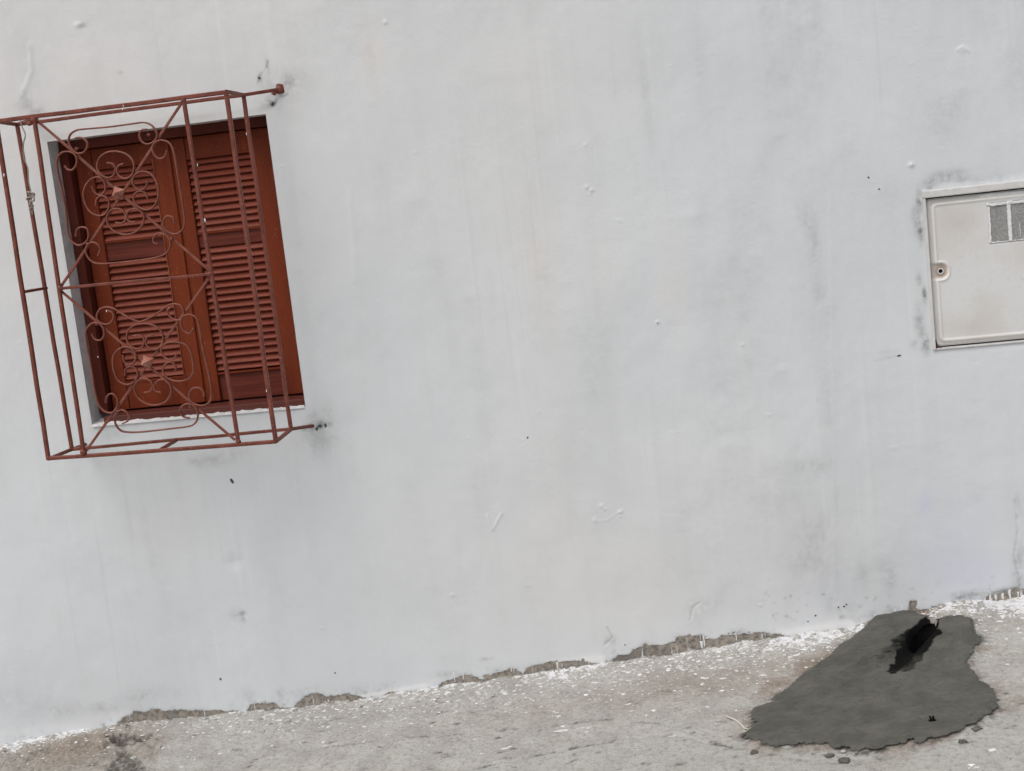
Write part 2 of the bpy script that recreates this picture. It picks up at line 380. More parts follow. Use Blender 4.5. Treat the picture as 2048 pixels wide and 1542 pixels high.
edge_free = sstep(.0, .03, dw)*sstep(0, .03, dm)
rel = .010*(fbm(XX*1.9, ZZ*1.9, 3, 1)-.5) + .0028*(fbm(XX*9, ZZ*7, 3, 4)-.5) + .0008*(fbm(XX*26, ZZ*26, 3, 6)-.5)
def wp(px, py): p = at(px, py); return p[0], p[2]
# raised and chipped marks, each at its place on the plaster
def near(cx_, cz_, r): return (abs(XX-cx_) < r) & (abs(ZZ-cz_) < r)
def ridge(pts, wdt, h):
    global rel
    q = [wp(*p) for p in pts]; x_ = [p[0] for p in q]; z_ = [p[1] for p in q]
    s = (XX > min(x_)-.05) & (XX < max(x_)+.05) & (ZZ > min(z_)-.05) & (ZZ < max(z_)+.05)
    rel[s] += h*np.exp(-(polydist(XX[s], ZZ[s], q)/wdt)**2)
for px, py, r, h in [(1174, 374, .008, .003), (1183, 380, .007, .0035), (1180, 388, .004, .002), (1203, 1012, .009, .002), (1210, 1018, .006, .0025), (1240, 1024, .007, .003), (1241, 1033, .005, .002), (1315, 645, .006, .004), (1190, 1040, .006, .003), (1485, 690, .006, .002), (1822, 330, .009, .005),
                     (470, 1125, .03, -.004), (485, 1230, .012, -.004), (155, 50, .012, .003), (770, 45, .007, .003), (1565, 740, .02, .002), (1925, 100, .012, .002), (1170, 290, .006, .002), (1520, 1210, .006, .002),
                     (905, 1190, .008, .002), (1385, 430, .03, .0015), (1130, 560, .04, .0015), (700, 720, .05, -.002), (820, 400, .05, .002), (1460, 870, .04, -.002)]:
    c = wp(px, py); s = near(*c, r*4); rel[s] += h*blob(XX[s], ZZ[s], c[0], c[1], r, r*.8)
for pts, wd_, h in [([(975, 1030), (985, 1060), (1003, 1027)], .004, .002), ([(1185, 1045), (1215, 1040), (1245, 1020)], .003, .0009),
                    ([(2030, 1000), (2036, 1060), (2028, 1110), (2036, 1150), (2040, 1185)], .003, -.0015), ([(1660, 300), (1662, 600), (1664, 900), (1668, 1180)], .010, .0004),
                    ([(60, 90), (64, 140), (45, 190)], .01, .002), ([(700, 380), (712, 560)], .012, .0012), ([(1915, 100), (1925, 92), (1938, 104)], .003, .002), 
                    ([(1380, 1240), (1385, 1215), (1400, 1205)], .003, -.002), ([(1210, 1290), (1225, 1275), (1215, 1255)], .003, -.002)]:
    ridge(pts, wd_, h)
for _ in range(110):                                                # small lumps and brush nibs
    px, py = rng.uniform(0, 2048), rng.uniform(0, 1400); c = wp(px, py); r = rng.uniform(.003, .007); s = near(*c, .03)
    rel[s] += rng.uniform(-.0010, .0013)*blob(XX[s], ZZ[s], c[0], c[1], r*rng.uniform(1, 2), r)
rel *= edge_free
# grime
grime = np.zeros_like(XX); warm = np.zeros_like(XX); bl = np.full_like(XX, .5)
def smudge(px, py, rx, ry, v, ang=0, arr=None):
    arr = grime if arr is None else arr
    c = wp(px, py); k = 1/585; R_ = max(rx, ry)*k*2.6
    s = near(*c, R_); arr[s] += v*blob(XX[s], ZZ[s], c[0], c[1], rx*k, ry*k, ang)
for a in [(560, 180, 45, 40, .22), (535, 205, 20, 9, .35, .7), (520, 155, 5, 9, .6), (535, 130, 4, 14, .4), (545, 207, 10, 5, .8, .6), (600, 160, 30, 20, .12), (575, 165, 14, 12, .35), (640, 850, 22, 8, .9), (612, 857, 10, 6, .5), (640, 872, 45, 34, .25),
          (628, 835, 14, 20, .2), (655, 820, 12, 22, .18), (700, 830, 30, 20, .1), (430, 918, 50, 18, .22), (390, 925, 20, 10, .2), (250, 925, 60, 14, .08), (480, 905, 30, 18, .12), (55, 212, 22, 14, .25), (78, 222, 18, 8, .35), (50, 190, 12, 20, .2), (165, 50, 9, 5, .7), (240, 145, 6, 3, .4),
          (55, 120, 20, 60, .12), (1839, 400, 6, 16, 1.1), (1835, 440, 10, 25, .55), (1842, 470, 5, 18, .9), (1838, 560, 6, 14, .45), (1849, 590, 4, 14, 1.1), (1838, 640, 9, 30, .4), (1850, 685, 8, 22, .8), (1828, 690, 8, 10, .3),
          (1905, 348, 22, 10, .5), (1875, 352, 20, 8, .35), (1860, 366, 12, 6, .5), (1990, 358, 40, 7, .3), (1860, 375, 10, 5, .6), (1900, 362, 36, 7, .35), (1870, 240, 50, 40, .13), (1890, 215, 22, 30, .12), (1620, 440, 16, 36, .25), (1630, 500, 10, 24, .22), (1780, 400, 40, 60, .06), (1650, 640, 24, 110, .12), (1635, 580, 10, 30, .15),
          (1655, 820, 16, 80, .12), (1630, 930, 30, 12, .2), (1600, 940, 60, 20, .1), (1550, 1010, 50, 60, .10), (1630, 1080, 30, 46, .2), (1600, 1130, 40, 30, .14), (1780, 1155, 12, 20, .45), (1765, 1130, 20, 14, .15), (1725, 1150, 18, 22, .22), (1650, 1150, 24, 20, .14), (1690, 1215, 40, 14, .14),
          (1560, 790, 30, 120, .05), (1400, 130, 14, 80, .10), (1290, 200, 16, 120, .06), (1090, 560, 18, 130, .08), (1060, 340, 20, 50, .06), (960, 760, 16, 150, .07), (1190, 700, 60, 90, .04), (1420, 600, 30, 80, .05), (740, 130, 14, 50, .07), (1160, 1000, 80, 120, .035),
          (1350, 1140, 130, 40, .05), (485, 1232, 8, 12, .55), (470, 1228, 12, 14, .2), (975, 1318, 12, 3, .5), (960, 1000, 20, 60, .08), (1220, 1282, 16, 12, .3), (1390, 1225, 22, 20, .15), (1420, 1215, 25, 20, .12), (330, 1385, 60, 16, .14), (560, 1388, 12, 16, .35), (600, 1384, 30, 10, .2), (720, 1380, 60, 12, .12), (890, 1350, 30, 8, .3),
          (2035, 1150, 10, 22, .5), (2040, 1110, 6, 20, .35), (2036, 1010, 5, 20, .25), (1980, 1190, 34, 10, .4), (1920, 1192, 22, 9, .75), (1945, 1185, 12, 6, .6), (2000, 1186, 30, 8, .55), (2030, 1180, 20, 8, .5), (1800, 1100, 60, 50, .06), (30, 1400, 60, 30, .12), (120, 1420, 60, 18, .2), (200, 1415, 40, 14, .2),
          (1715, 1238, 18, 8, .35), (1685, 1235, 6, 4, .5), (1745, 1228, 14, 6, .5), (1785, 1222, 20, 8, .35), (1440, 1190, 60, 40, .05), (700, 60, 40, 60, .06), (580, 60, 40, 60, .06), (230, 870, 30, 12, .15), (640, 900, 20, 20, .12), (1760, 705, 40, 5, .12), (1700, 300, 40, 90, .05), (1500, 500, 40, 160, .04), (280, 1392, 30, 14, .25), (495, 1390, 20, 14, .2)]:
    smudge(*a)
for i in range(70):                                             # speckle of damp and mould near the ground on the right
    t_ = rng.rand(); smudge(1500+t_*540+rng.randn()*30, 1240-t_*60+rng.randn()*26-rng.rand()*40, rng.uniform(1.5, 4.5), rng.uniform(1.5, 3.5), rng.uniform(.1, .55))
for i in range(46): smudge(rng.uniform(200, 2048), rng.uniform(0, 1300), rng.uniform(8, 26), rng.uniform(50, 160), rng.uniform(.015, .055))
for pts, v, wd_ in [([(537, 122), (530, 140), (520, 150), (516, 166)], .5, .003), ([(547, 212), (556, 196), (575, 188)], .6, .004), ([(2030, 1000), (2036, 1060), (2028, 1110), (2036, 1150), (2040, 1185)], .28, .004), ([(1380, 1240), (1385, 1215), (1400, 1205)], .25, .003), ([(1210, 1290), (1225, 1275), (1215, 1255)], .25, .003), ([(1790, 712), (1745, 722)], .2, .004)]:
    q = [wp(*p) for p in pts]; s = near(q[0][0], q[0][1], .6); grime[s] += v*np.exp(-(polydist(XX[s], ZZ[s], q)/wd_)**2)
hz = ZZ - base(XX)
grime += .10*np.exp(-np.maximum(hz, 0)/.04)*sstep(.4, .7, fbm(XX*8, ZZ*8, 3, 2))
grime += .75*np.exp(-np.maximum(hz, 0)/.022)*sstep(.57, .66, fbm(XX*60, ZZ*60, 3, 9))*sstep(.42, .6, fbm(XX*5, ZZ*5, 2, 5))
grime += .10*sstep(.50, .72, fbm(XX*3.2, ZZ*.9, 4, 8))*sstep(-.6, .5, XX)
# warm tint: broad, warmer light at upper left painted in, also lower middle
warm = .85*blob(XX, ZZ, -2.2, 2.3, 1.2, .8) + .45*blob(XX, ZZ, -.5, .45, .9, .45) + .3*blob(XX, ZZ, -.7, 1.6, .35, .7) + .25*blob(XX, ZZ, -.4, 2.3, .5, .4)
for a in [(1085, 540, 30, 130, .55), (1350, 560, 30, 110, .6), (740, 110, 22, 60, .6), (1215, 540, 40, 90, .3), (1470, 640, 20, 110, .3), (1110, 1000, 60, 160, .25), (1320, 590, 20, 30, .35), (330, 1060, 120, 90, .3)]: smudge(*a, arr=warm)
warm *= .55+.6*fbm(XX*3, ZZ*3, 3, 3)
for a in [(1850, 1005, 16, 30, .28), (1650, 1180, 70, 50, .12), (1900, 1100, 90, 110, .2), (1960, 1150, 70, 40, .15), (1960, 1000, 60, 80, .08)]: smudge(*a, arr=bl)
for pts, v, wd_ in [([(1660, 480), (1663, 700), (1666, 900), (1668, 1180)], -.16, .006), ([(60, 60), (70, 130), (40, 200)], -.1, .02), ([(1735, 960), (1740, 1200)], -.15, .02), ([(1420, 1020), (1425, 1240)], -.12, .014), ([(1960, 1190), (2048, 1186)], -.2, .01), ([(0, 1470), (130, 1450), (260, 1425)], -.22, .02), ([(690, 1400), (850, 1370)], -.4, .01), ([(1100, 1330), (1200, 1315)], -.4, .02), ([(1560, 1268), (1700, 1245)], -.4, .018)]:
    q = [wp(*p) for p in pts]; s = near(q[0][0], q[0][1], 1.3); bl[s] += v*np.exp(-(polydist(XX[s], ZZ[s], q)/wd_)**2)
# flaked plinth: places where the paint never reached the ground
peel = np.zeros_like(XX)
PH_ = [(222, 0), (236, 7), (252, 16), (268, 30), (285, 22), (300, 33), (318, 30), (330, 22), (360, 24), (400, 20), (440, 13), (470, 5), (486, 4), (496, 22), (515, 28), (540, 25), (556, 8), (568, 3), (582, 5), (596, 22), (612, 33), (632, 31), (650, 20), (672, 24), (694, 22), (712, 12), (722, 3), (760, 0), (772, 6), (790, 5), (800, 0),
  (868, 0), (884, 12), (905, 18), (930, 20), (946, 14), (958, 7), (975, 17), (1000, 22), (1020, 24), (1034, 16), (1042, 6), (1052, 20), (1075, 28), (1100, 30), (1118, 24), (1140, 20), (1165, 19), (1182, 6), (1200, 0), (1218, 3), (1234, 10), (1258, 14), (1266, 22), (1290, 30), (1310, 26), (1325, 22), (1345, 30), (1370, 33), (1400, 30), (1420, 24), (1445, 30), (1470, 30), (1500, 27),
  (1530, 22), (1560, 14), (1585, 4), (1600, 0), (1722, 0), (1738, 12), (1760, 14), (1790, 9), (1812, 16), (1835, 22), (1860, 18), (1880, 17), (1900, 18), (1925, 22), (1945, 16), (1960, 8), (1980, 22), (2000, 18), (2020, 24), (2048, 20), (2090, 12)]
pxs = [at(p, np.interp(p, [200, 2048], [1420, 1190]))[0] for p, _ in PH_]
hprof = np.interp(XX, pxs, [h/585*(.82 if p < 720 else .95) for p, h in PH_])
hprof = hprof*(.60+.7*fbm(XX*16, ZZ*50, 4, 5, .7)) + .016*(fbm(XX*70, ZZ*110, 3, 6, .7)-.5)*(hprof > .002)
peel = np.where(hz < .12, np.clip(.5+(hprof-hz)/.012, 0, 1), 0)*(hprof > .003)
grime += np.where(hz < .14, .26*np.exp(-np.maximum(hz-hprof, 0)/.018)*(hprof > .003)*fbm(XX*20, ZZ*20, 3, 7), 0)
pl = [wp(*p) for p in [(1813, 1236), (1820, 1202), (1835, 1202), (1829, 1232)]]
s = near(*wp(1822, 1220), .1); peel[s] = np.maximum(peel[s], np.clip(.5+.5*sdpoly(XX[s], ZZ[s], pl)/.006, 0, 1))
rel -= .003*sstep(.2, .8, peel)*(.5+vn(XX*40, ZZ*40, 3))
rel += .004*np.exp(-np.maximum(hz, 0)/.02)*(fbm(XX*14, ZZ*14, 2, 4))
me = grid_mesh('plaster_wall', XX, -rel, ZZ, keep, None, np.stack([np.clip(grime, 0, 1.2), peel, np.clip(warm, 0, 1), np.clip(bl, 0, 1)], -1))
# grid runs x then z: flip so that normals face the street
wall = empty('house_wall', (-1.0, 0, 0)); tag(wall, 'long white painted plaster house wall with grey stains and flaked foot rising from the street', 'wall')
face = child('wall_face', me, M_wall, wall)
me.flip_normals()
# reveals of the two openings
def strip(a, b_, depth, n=40, wob=.002):
    v = []; f = []
    for i in range(n+1):
        t_ = i/n; x = a[0]+(b_[0]-a[0])*t_; z = a[1]+(b_[1]-a[1])*t_
        for j in range(6):
            y = -.0005 + depth*j/5; k = wob*(vn(i*.35, j*.9+a[0]*3, 3)-.5)*(1 if j else 0)
            v.append((x+k*(abs(b_[1]-a[1]) > .01), y, z+k*(abs(b_[0]-a[0]) > .01)))
    for i in range(n):
        for j in range(5): q = i*6+j; f.append((q, q+1, q+7, q+6))
    return v, f
def reveals(name, x0, x1, z0, z1, depth, m):
    V = []; F = []
    for a, b_ in [((x0, z0), (x0, z1)), ((x0, z1), (x1, z1)), ((x1, z1), (x1, z0)), ((x1, z0), (x0, z0))]:
        v, f = strip(a, b_, depth); o = len(V); V += v; F += [tuple(i+o for i in q) for q in f]
    return child(name, pydata(name, V, F), m, wall, True)
reveals('window_reveal', WX0, WX1, WZ0, WZ1, .24, M_reveal); reveals('meter_recess', MX0, MX1, MZ0, MZ1, .10, M_reveal)
# rough mortar on the window ledge
V = []; F = []; n, k = 110, 9
for i in range(n+1):
    x = WX0+(WX1-WX0-.004)*i/n
    low = .018*(1-i/n)**1.2
    for j in range(k):
        y = -.004+.085*j/(k-1); z = WZ0+.001+low*(j/(k-1))*.4+.006*vn(i*.5, j*.7, 2)+.004*vn(i*1.3, j*1.5, 3)
        if j == 0: z = WZ0-.004
        V.append((x, y - (.004*vn(i*.8, 1.5, 1) if j < 2 else 0), z))
for i in range(n):
    for j in range(k-1): q = i*k+j; F.append((q, q+k, q+k+1, q+1))
child('ledge_mortar', pydata('ledge_mortar', V, F), M_reveal, wall, True)
# little dark chips and nail holes
def disc(px, py, rx, ry, ang=0, n=11, Y=-.001, m=M_chip, name='chip'):
    c = wp(px, py); V = []; k = 1/585
    off = float(rel[np.argmin(abs(wx-c[0])), np.argmin(abs(wz-c[1]))])
    for i in range(n):
        a = 2*math.pi*i/n; r = random.uniform(.7, 1.15); u, v = rx*k*r*math.cos(a), ry*k*r*math.sin(a)
        V.append((c[0]+u*math.cos(ang)-v*math.sin(ang), -off-.0008, c[1]+u*math.sin(ang)+v*math.cos(ang)))
    V.append((c[0], -off-.0028, c[1])); F = [(i, (i+1) % n, n) for i in range(n)]
    return child(name, pydata(name, V, F), m, wall)
for a in [(464, 962, 4, 7.5, .45), (441, 1358, 2.6, 3, 0), (1055, 875, 2, 2.2, 0), (1798, 711, 5, 2, .2), (1737, 355, 2, 2, 0), (670, 1346, 2, 2, 0), (1758, 378, 2, 1.5, 0), (1688, 1213, 2.4, 2.2, 0), (1677, 1215, 1.8, 1.8, 0), (1693, 1209, 2, 1.8, 0), (1631, 1231, 2, 1.8, 0), (1616, 1243, 2, 2, 0), (1250, 1290, 1.6, 1.8, 0), (1315, 645, 1.4, 1, 0), (640, 852, 5, 4, 0), (634, 857, 3, 4, 0), (651, 850, 3, 5, 0), (545, 208, 5, 3, .8), (519, 156, 3, 2, 0)]: disc(*a)
# brown paint daubed on the plaster where the grille rod enters
for a in [(560, 176, 8, 10, 0), (548, 186, 6, 5, .3), (553, 182, 8, 4, .2)]: disc(*a, m=M_iron, name='paint_daub')

# ------------------------------------------------------------------ paint drips on the plinth
bm = bmesh.new()
def drip(px, py0, py1, wpx):
    if rng.rand() < .18: return
    py0 += rng.uniform(-4, 7); py1 += rng.uniform(-9, 3); px += rng.uniform(-2, 2); wpx *= rng.uniform(.55, 1.15)
    a, b_ = wp(px, py0), wp(px+(py1-py0)*.12, py1); w0 = wpx/585/2; vs = []; n = 9; ph = rng.uniform(0, 9)
    for i in range(n+1):
        t_ = i/n; k = (1.7-2.2*t_ if t_ < .3 else 1.04-.3*t_)*(.75+.5*vn(i*.9+ph, ph, 3)); k = k*.3 if i == n else k
        x = a[0]+(b_[0]-a[0])*t_+.0025*(vn(i*.5+ph, 2.2, 5)-.5); z = a[1]+(b_[1]-a[1])*t_
        vs.append([bm.verts.new((x-w0*k, .0045, z)), bm.verts.new((x-w0*k*.5, .0018, z)), bm.verts.new((x+w0*k*.5, .0018, z)), bm.verts.new((x+w0*k, .0045, z))])
    for r0, r1 in zip(vs[:-1], vs[1:]):
        for i in range(3): bm.faces.new((r0[i], r0[i+1], r1[i+1], r1[i]))
for d in [(204, 1424, 1448, 3), (210, 1422, 1446, 4), (219, 1422, 1444, 3), (226, 1420, 1442, 3), (232, 1418, 1440, 4), (240, 1416, 1436, 2), (281, 1398, 1425, 3), (288, 1398, 1430, 4), (293, 1402, 1432, 3), (253, 1420, 1438, 3), (909, 1344, 1364, 4), (917, 1344, 1364, 3), (924, 1342, 1362, 4), (1022, 1328, 1350, 5), (1029, 1330, 1348, 3),
          (1406, 1262, 1300, 5), (1469, 1258, 1286, 4), (1404, 1280, 1304, 6), (559, 1385, 1420, 5), (568, 1388, 1425, 7), (573, 1382, 1410, 4), (565, 1405, 1432, 7), (650, 1396, 1412, 3), (656, 1394, 1410, 4), (662, 1398, 1410, 3), (1733, 1233, 1252, 4), (1740, 1232, 1250, 4), (1749, 1230, 1248, 5), (1757, 1230, 1245, 4), (1805, 1204, 1236, 9), (1967, 1186, 1208, 5), (1981, 1184, 1208, 6), (1990, 1184, 1208, 5), (2005, 1182, 1206, 6), (2018, 1180, 1205, 6), (2034, 1180, 1200, 6), (1790, 1214, 1238, 8), (1112, 1326, 1344, 3), (1122, 1326, 1342, 3), (487, 1400, 1420, 4), (455, 1410, 1428, 3), (320, 1410, 1428, 3)]: drip(*d)
tag(child('paint_drips', from_bm('paint_drips', bm), M_white, wall), kind='stuff')

# ------------------------------------------------------------------ shuttered window
win = empty('shuttered_window', ((WX0+WX1)/2, .1, WZ0))
tag(win, 'closed red-brown louvred wooden shutters recessed in the white wall behind the iron grille', 'window')
def part(name, lo, hi, m, par, bev=.002, smooth=False):
    bm = bmesh.new(); box_bm(bm, lo, hi, bev); return child(name, from_bm(name, bm), m, par, smooth)
fz0, fz1 = WZ0, WZ1; 
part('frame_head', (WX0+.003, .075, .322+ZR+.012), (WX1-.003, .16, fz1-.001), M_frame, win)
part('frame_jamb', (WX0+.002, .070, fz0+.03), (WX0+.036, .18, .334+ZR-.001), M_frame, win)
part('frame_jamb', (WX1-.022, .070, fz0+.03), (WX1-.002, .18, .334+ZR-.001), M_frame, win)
part('window_sill', (WX0+.045, .006, fz0-.004), (WX1+.004, .16, fz0+.028), M_sill, win, .003)
part('gap_shade_backing', (WX0+.03, .165, fz0+.03), (WX1-.03, .175, .335+ZR), M_back, win, 0)  # added sheet; dark interior behind the slats put into its colour
LY0, LY1 = .105, .138
zt, zb = .331+ZR, fz0+.035
slat_mesh = {}
def shutter(x0, s0, s1, x1, m1, lab, bottom_m, zsl):
    bm = bmesh.new(); box_bm(bm, (x0, LY0, zb), (s0, LY1, zt), .0025); box_bm(bm, (s1, LY0, zb), (x1, LY1, zt), .0025)
    sh = child('shutter', from_bm('shutter', bm), m1, win); sh['label'] = lab
    r = .004
    part('top_rail', (s0+.0005, LY0+r, zsl[3]), (s1-.0005, LY1-r, zt), m1, sh); part('middle_rail', (s0+.0005, LY0+.009, zsl[1]), (s1-.0005, LY1-r, zsl[2]), M_panel, sh)
    part('bottom_rail', (s0+.0005, LY0+(r if bottom_m is m1 else .012), zb), (s1-.0005, LY1-r, zsl[0]-.006), bottom_m, sh)
    part('moulding', (s0+.001, LY0+.001, zsl[0]-.009), (s1-.001, LY1-r, zsl[0]-.002), m1, sh, .001)
    part('moulding', (s0+.001, LY0+.001, zsl[2]-.004), (s1-.001, LY0+.012, zsl[2]+.002), m1, sh, .001)
    part('moulding', (s0+.001, LY0+.001, zsl[3]-.002), (s1-.001, LY0+.012, zsl[3]+.004), m1, sh, .001)
    part('edge_highlight_strip', (s1-.0002, LY0-.003, zb+.07), (s1+.0038, LY0+.004, zt-.06), M_edge, sh, .001)  # added pale strip: worn edge with its highlight painted on
    wdt = s1-s0-.002; key = round(wdt, 3)
    bm = bmesh.new(); prof = [(-.0125, -.0005), (-.012, -.0028), (-.009, -.0035), (.017, -.0035), (.018, 0), (.017, .0035), (-.009, .0035), (-.012, .0028)]
    L = [bm.verts.new((-wdt/2, a, b_)) for a, b_ in prof]; R_ = [bm.verts.new((wdt/2, a, b_)) for a, b_ in prof]
    for i in range(8): j = (i+1) % 8; bm.faces.new((L[i], L[j], R_[j], R_[i]))
    bm.faces.new(L[::-1]); bm.faces.new(R_); sm = from_bm('slat', bm); sm.materials.append(M_slat)
    for a, b_ in ((zsl[0], zsl[1]), (zsl[2], zsl[3])):
        n = round((b_-a)/.0252); pitch = (b_-a)/n
        for i in range(n):
            o = bpy.data.objects.new('slat', sm); C.objects.link(o); o.parent = sh; o.matrix_parent_inverse = wm(sh).inverted()
            o.location = ((s0+s1)/2, (LY0+LY1)/2-.001, a+pitch*(i+.5)+random.uniform(-.0008, .0008)); o.rotation_euler = (math.radians(48+random.uniform(-4, 4)), random.uniform(-.003, .003), 0)
    return sh
zsl = (-.527+ZR, -.076+ZR, -.012+ZR-.0, .256+ZR)
shl = shutter(-2.293, -2.229, -1.997, -1.936, M_leaf, 'left shutter leaf with worn orange-brown stiles', M_leaf, (-.527+ZR, -.080+ZR, -.010+ZR, .257+ZR))
shr = shutter(-1.930, -1.868, -1.620, -1.540, M_leaf, 'right shutter leaf with darker recessed bottom panel', M_panel, (-.528+ZR, -.068+ZR, -.016+ZR, .254+ZR))
part('cover_strip', (-1.941, LY0-.008, zb+.002), (-1.925, LY0+.001, zt-.004), M_leaf, win, .003)
for px, pa, pb in ((546, 325, 378), (587, 672, 722)):
    a = at(px, (pa+pb)/2, .1); bm = bmesh.new(); bmesh.ops.create_cone(bm, cap_ends=True, segments=10, radius1=.0045, radius2=.0045, depth=.085, matrix=Matrix.Translation((WX1-.031, .1, a[2]))); 
    child('hinge', from_bm('hinge', bm), M_hinge, shr, True)

# ------------------------------------------------------------------ iron grille
YF, YM = -.281, -.119
gr = empty('window_grille', (-1.95, 0, at(300, 900, YM)[2]))
tag(gr, 'red-brown wrought iron cage grille with scrollwork projecting in front of the shutters', 'window grille')
def bar(name, p, q, s=.014, d=None, m=None, par=None):
    p, q = Vector(p), Vector(q); ax = (q-p).normalized(); side = ax.cross(Vector((0, 1, 0)))
    if side.length < .1: side = Vector((1, 0, 0))
    side.normalize(); nn_ = side.cross(ax).normalized(); d = d or s; bm = bmesh.new(); rings = []; n = 7; ch = .18
    L = (q-p).length; n = max(1, int(L/.12))
    prof = [(-1, -1+ch*2), (-1+ch*2, -1), (1-ch*2, -1), (1, -1+ch*2), (1, 1-ch*2), (1-ch*2, 1), (-1+ch*2, 1), (-1, 1-ch*2)]
    for i in range(n+1):
        c = p+(q-p)*(i/n)
        if 0 < i < n: c = c+side*random.uniform(-.0011, .0011)+nn_*random.uniform(-.001, .001)
        rings.append([bm.verts.new(c+side*(a*s/2)+nn_*(b_*d/2)) for a, b_ in prof])
    for r0, r1 in zip(rings[:-1], rings[1:]):
        for i in range(8): j = (i+1) % 8; bm.faces.new((r0[i], r0[j], r1[j], r1[i]))
    bm.faces.new(rings[0]); bm.faces.new(rings[-1][::-1])
    return child(name, from_bm(name, bm), m or M_iron, par or gr)
def F(x, y, dy=0): return at(x, y, YF+dy)
def Mm(x, y, dy=0): return at(x, y, YM+dy)
# front rectangle
bar('top_rail', F(-8, 243), F(454, 184), .014); bar('bottom_rail', F(95, 917), F(553, 883), .013)
bar('corner_bar', F(-8, 243), F(97, 919), .014); bar('corner_bar', F(452, 183), F(552, 884), .014)
# second rectangle, nearer the wall
bar('inner_rail', Mm(33, 249), Mm(488, 190), .012); bar('inner_rail', Mm(143, 899), Mm(583, 858), .011)
bar('inner_bar', Mm(34, 248), Mm(144, 899), .013); bar('inner_bar', Mm(487, 190), Mm(582, 858), .013)
# side rods joining both and running back to the wall
for a, b_, c_ in (((452, 183), (487, 190), (563, 178)), ((552, 883), (583, 858), (628, 851)), ((97, 918), (143, 899), (172, 888))):
    bar('side_rod', F(*a), Mm(*b_), .012); bar('side_rod', Mm(*b_), at(c_[0], c_[1], .006), .011)
bar('side_rod', F(-8, 243), Mm(33, 249), .012); bar('side_rod', Mm(33, 249), at(76, 236, .006), .011)
bar('side_tie', F(46, 584), Mm(93, 576), .010); bar('bottom_tie', F(318, 901), Mm(352, 881), .011)
# panel uprights and middle rail
bar('upright', F(68, 235), F(168, 911), .013); bar('upright', F(367, 196), F(477, 886), .013)
bar('middle_rail', F(121, 577), F(424, 548), .010, .012)
# diagonals, a little behind the uprights
for a, b_ in (((76, 243), (418, 540)), ((366, 202), (122, 573)), ((122, 582), (470, 880)), ((418, 556), (170, 905))): bar('diagonal_bar', F(*a, .007), F(*b_, .007), .0085, .007, M_scroll)
def crom(P, k=7):
    P = [Vector(p) for p in P]; out = []
    for i in range(len(P)-1):
        p0 = P[max(i-1, 0)]; p1 = P[i]; p2 = P[i+1]; p3 = P[min(i+2, len(P)-1)]
        for j in range(k):
            t_ = j/k; out.append(.5*((2*p1)+(p2-p0)*t_+(2*p0-5*p1+4*p2-p3)*t_*t_+(3*p1-p0-3*p2+p3)*t_**3))
    out.append(P[-1]); return out
def scroll(pts, k=5, s=.0054, d=.009):
    P3 = [Vector(F(x, y, -.001)) for x, y in pts]; Q = crom(P3, k); bm = bmesh.new(); rings = []
    for i, c in enumerate(Q):
        t_ = (Q[min(i+1, len(Q)-1)]-Q[max(i-1, 0)]).normalized(); sd_ = t_.cross(Vector((0, 1, 0))).normalized()
        rings.append([bm.verts.new(c+sd_*(a*s/2)+Vector((0, b_*d/2, 0))) for a, b_ in ((-1, -.5), (-.5, -1), (.5, -1), (1, -.5), (1, 1), (-1, 1))])
    for r0, r1 in zip(rings[:-1], rings[1:]):
        for i in range(6): j = (i+1) % 6; bm.faces.new((r0[i], r0[j], r1[j], r1[i]))
    bm.faces.new(rings[0]); bm.faces.new(rings[-1][::-1])
    return child('scroll', from_bm('scroll', bm), M_scroll, gr, True)
c1 = lambda L: [(x/3.761, 150+y/3.761) for x, y in L]
c3 = lambda L: [(x/3.761, 540+y/3.761) for x, y in L]
c4 = lambda L: [(330+x/3.353, 540+y/3.353) for x, y in L]
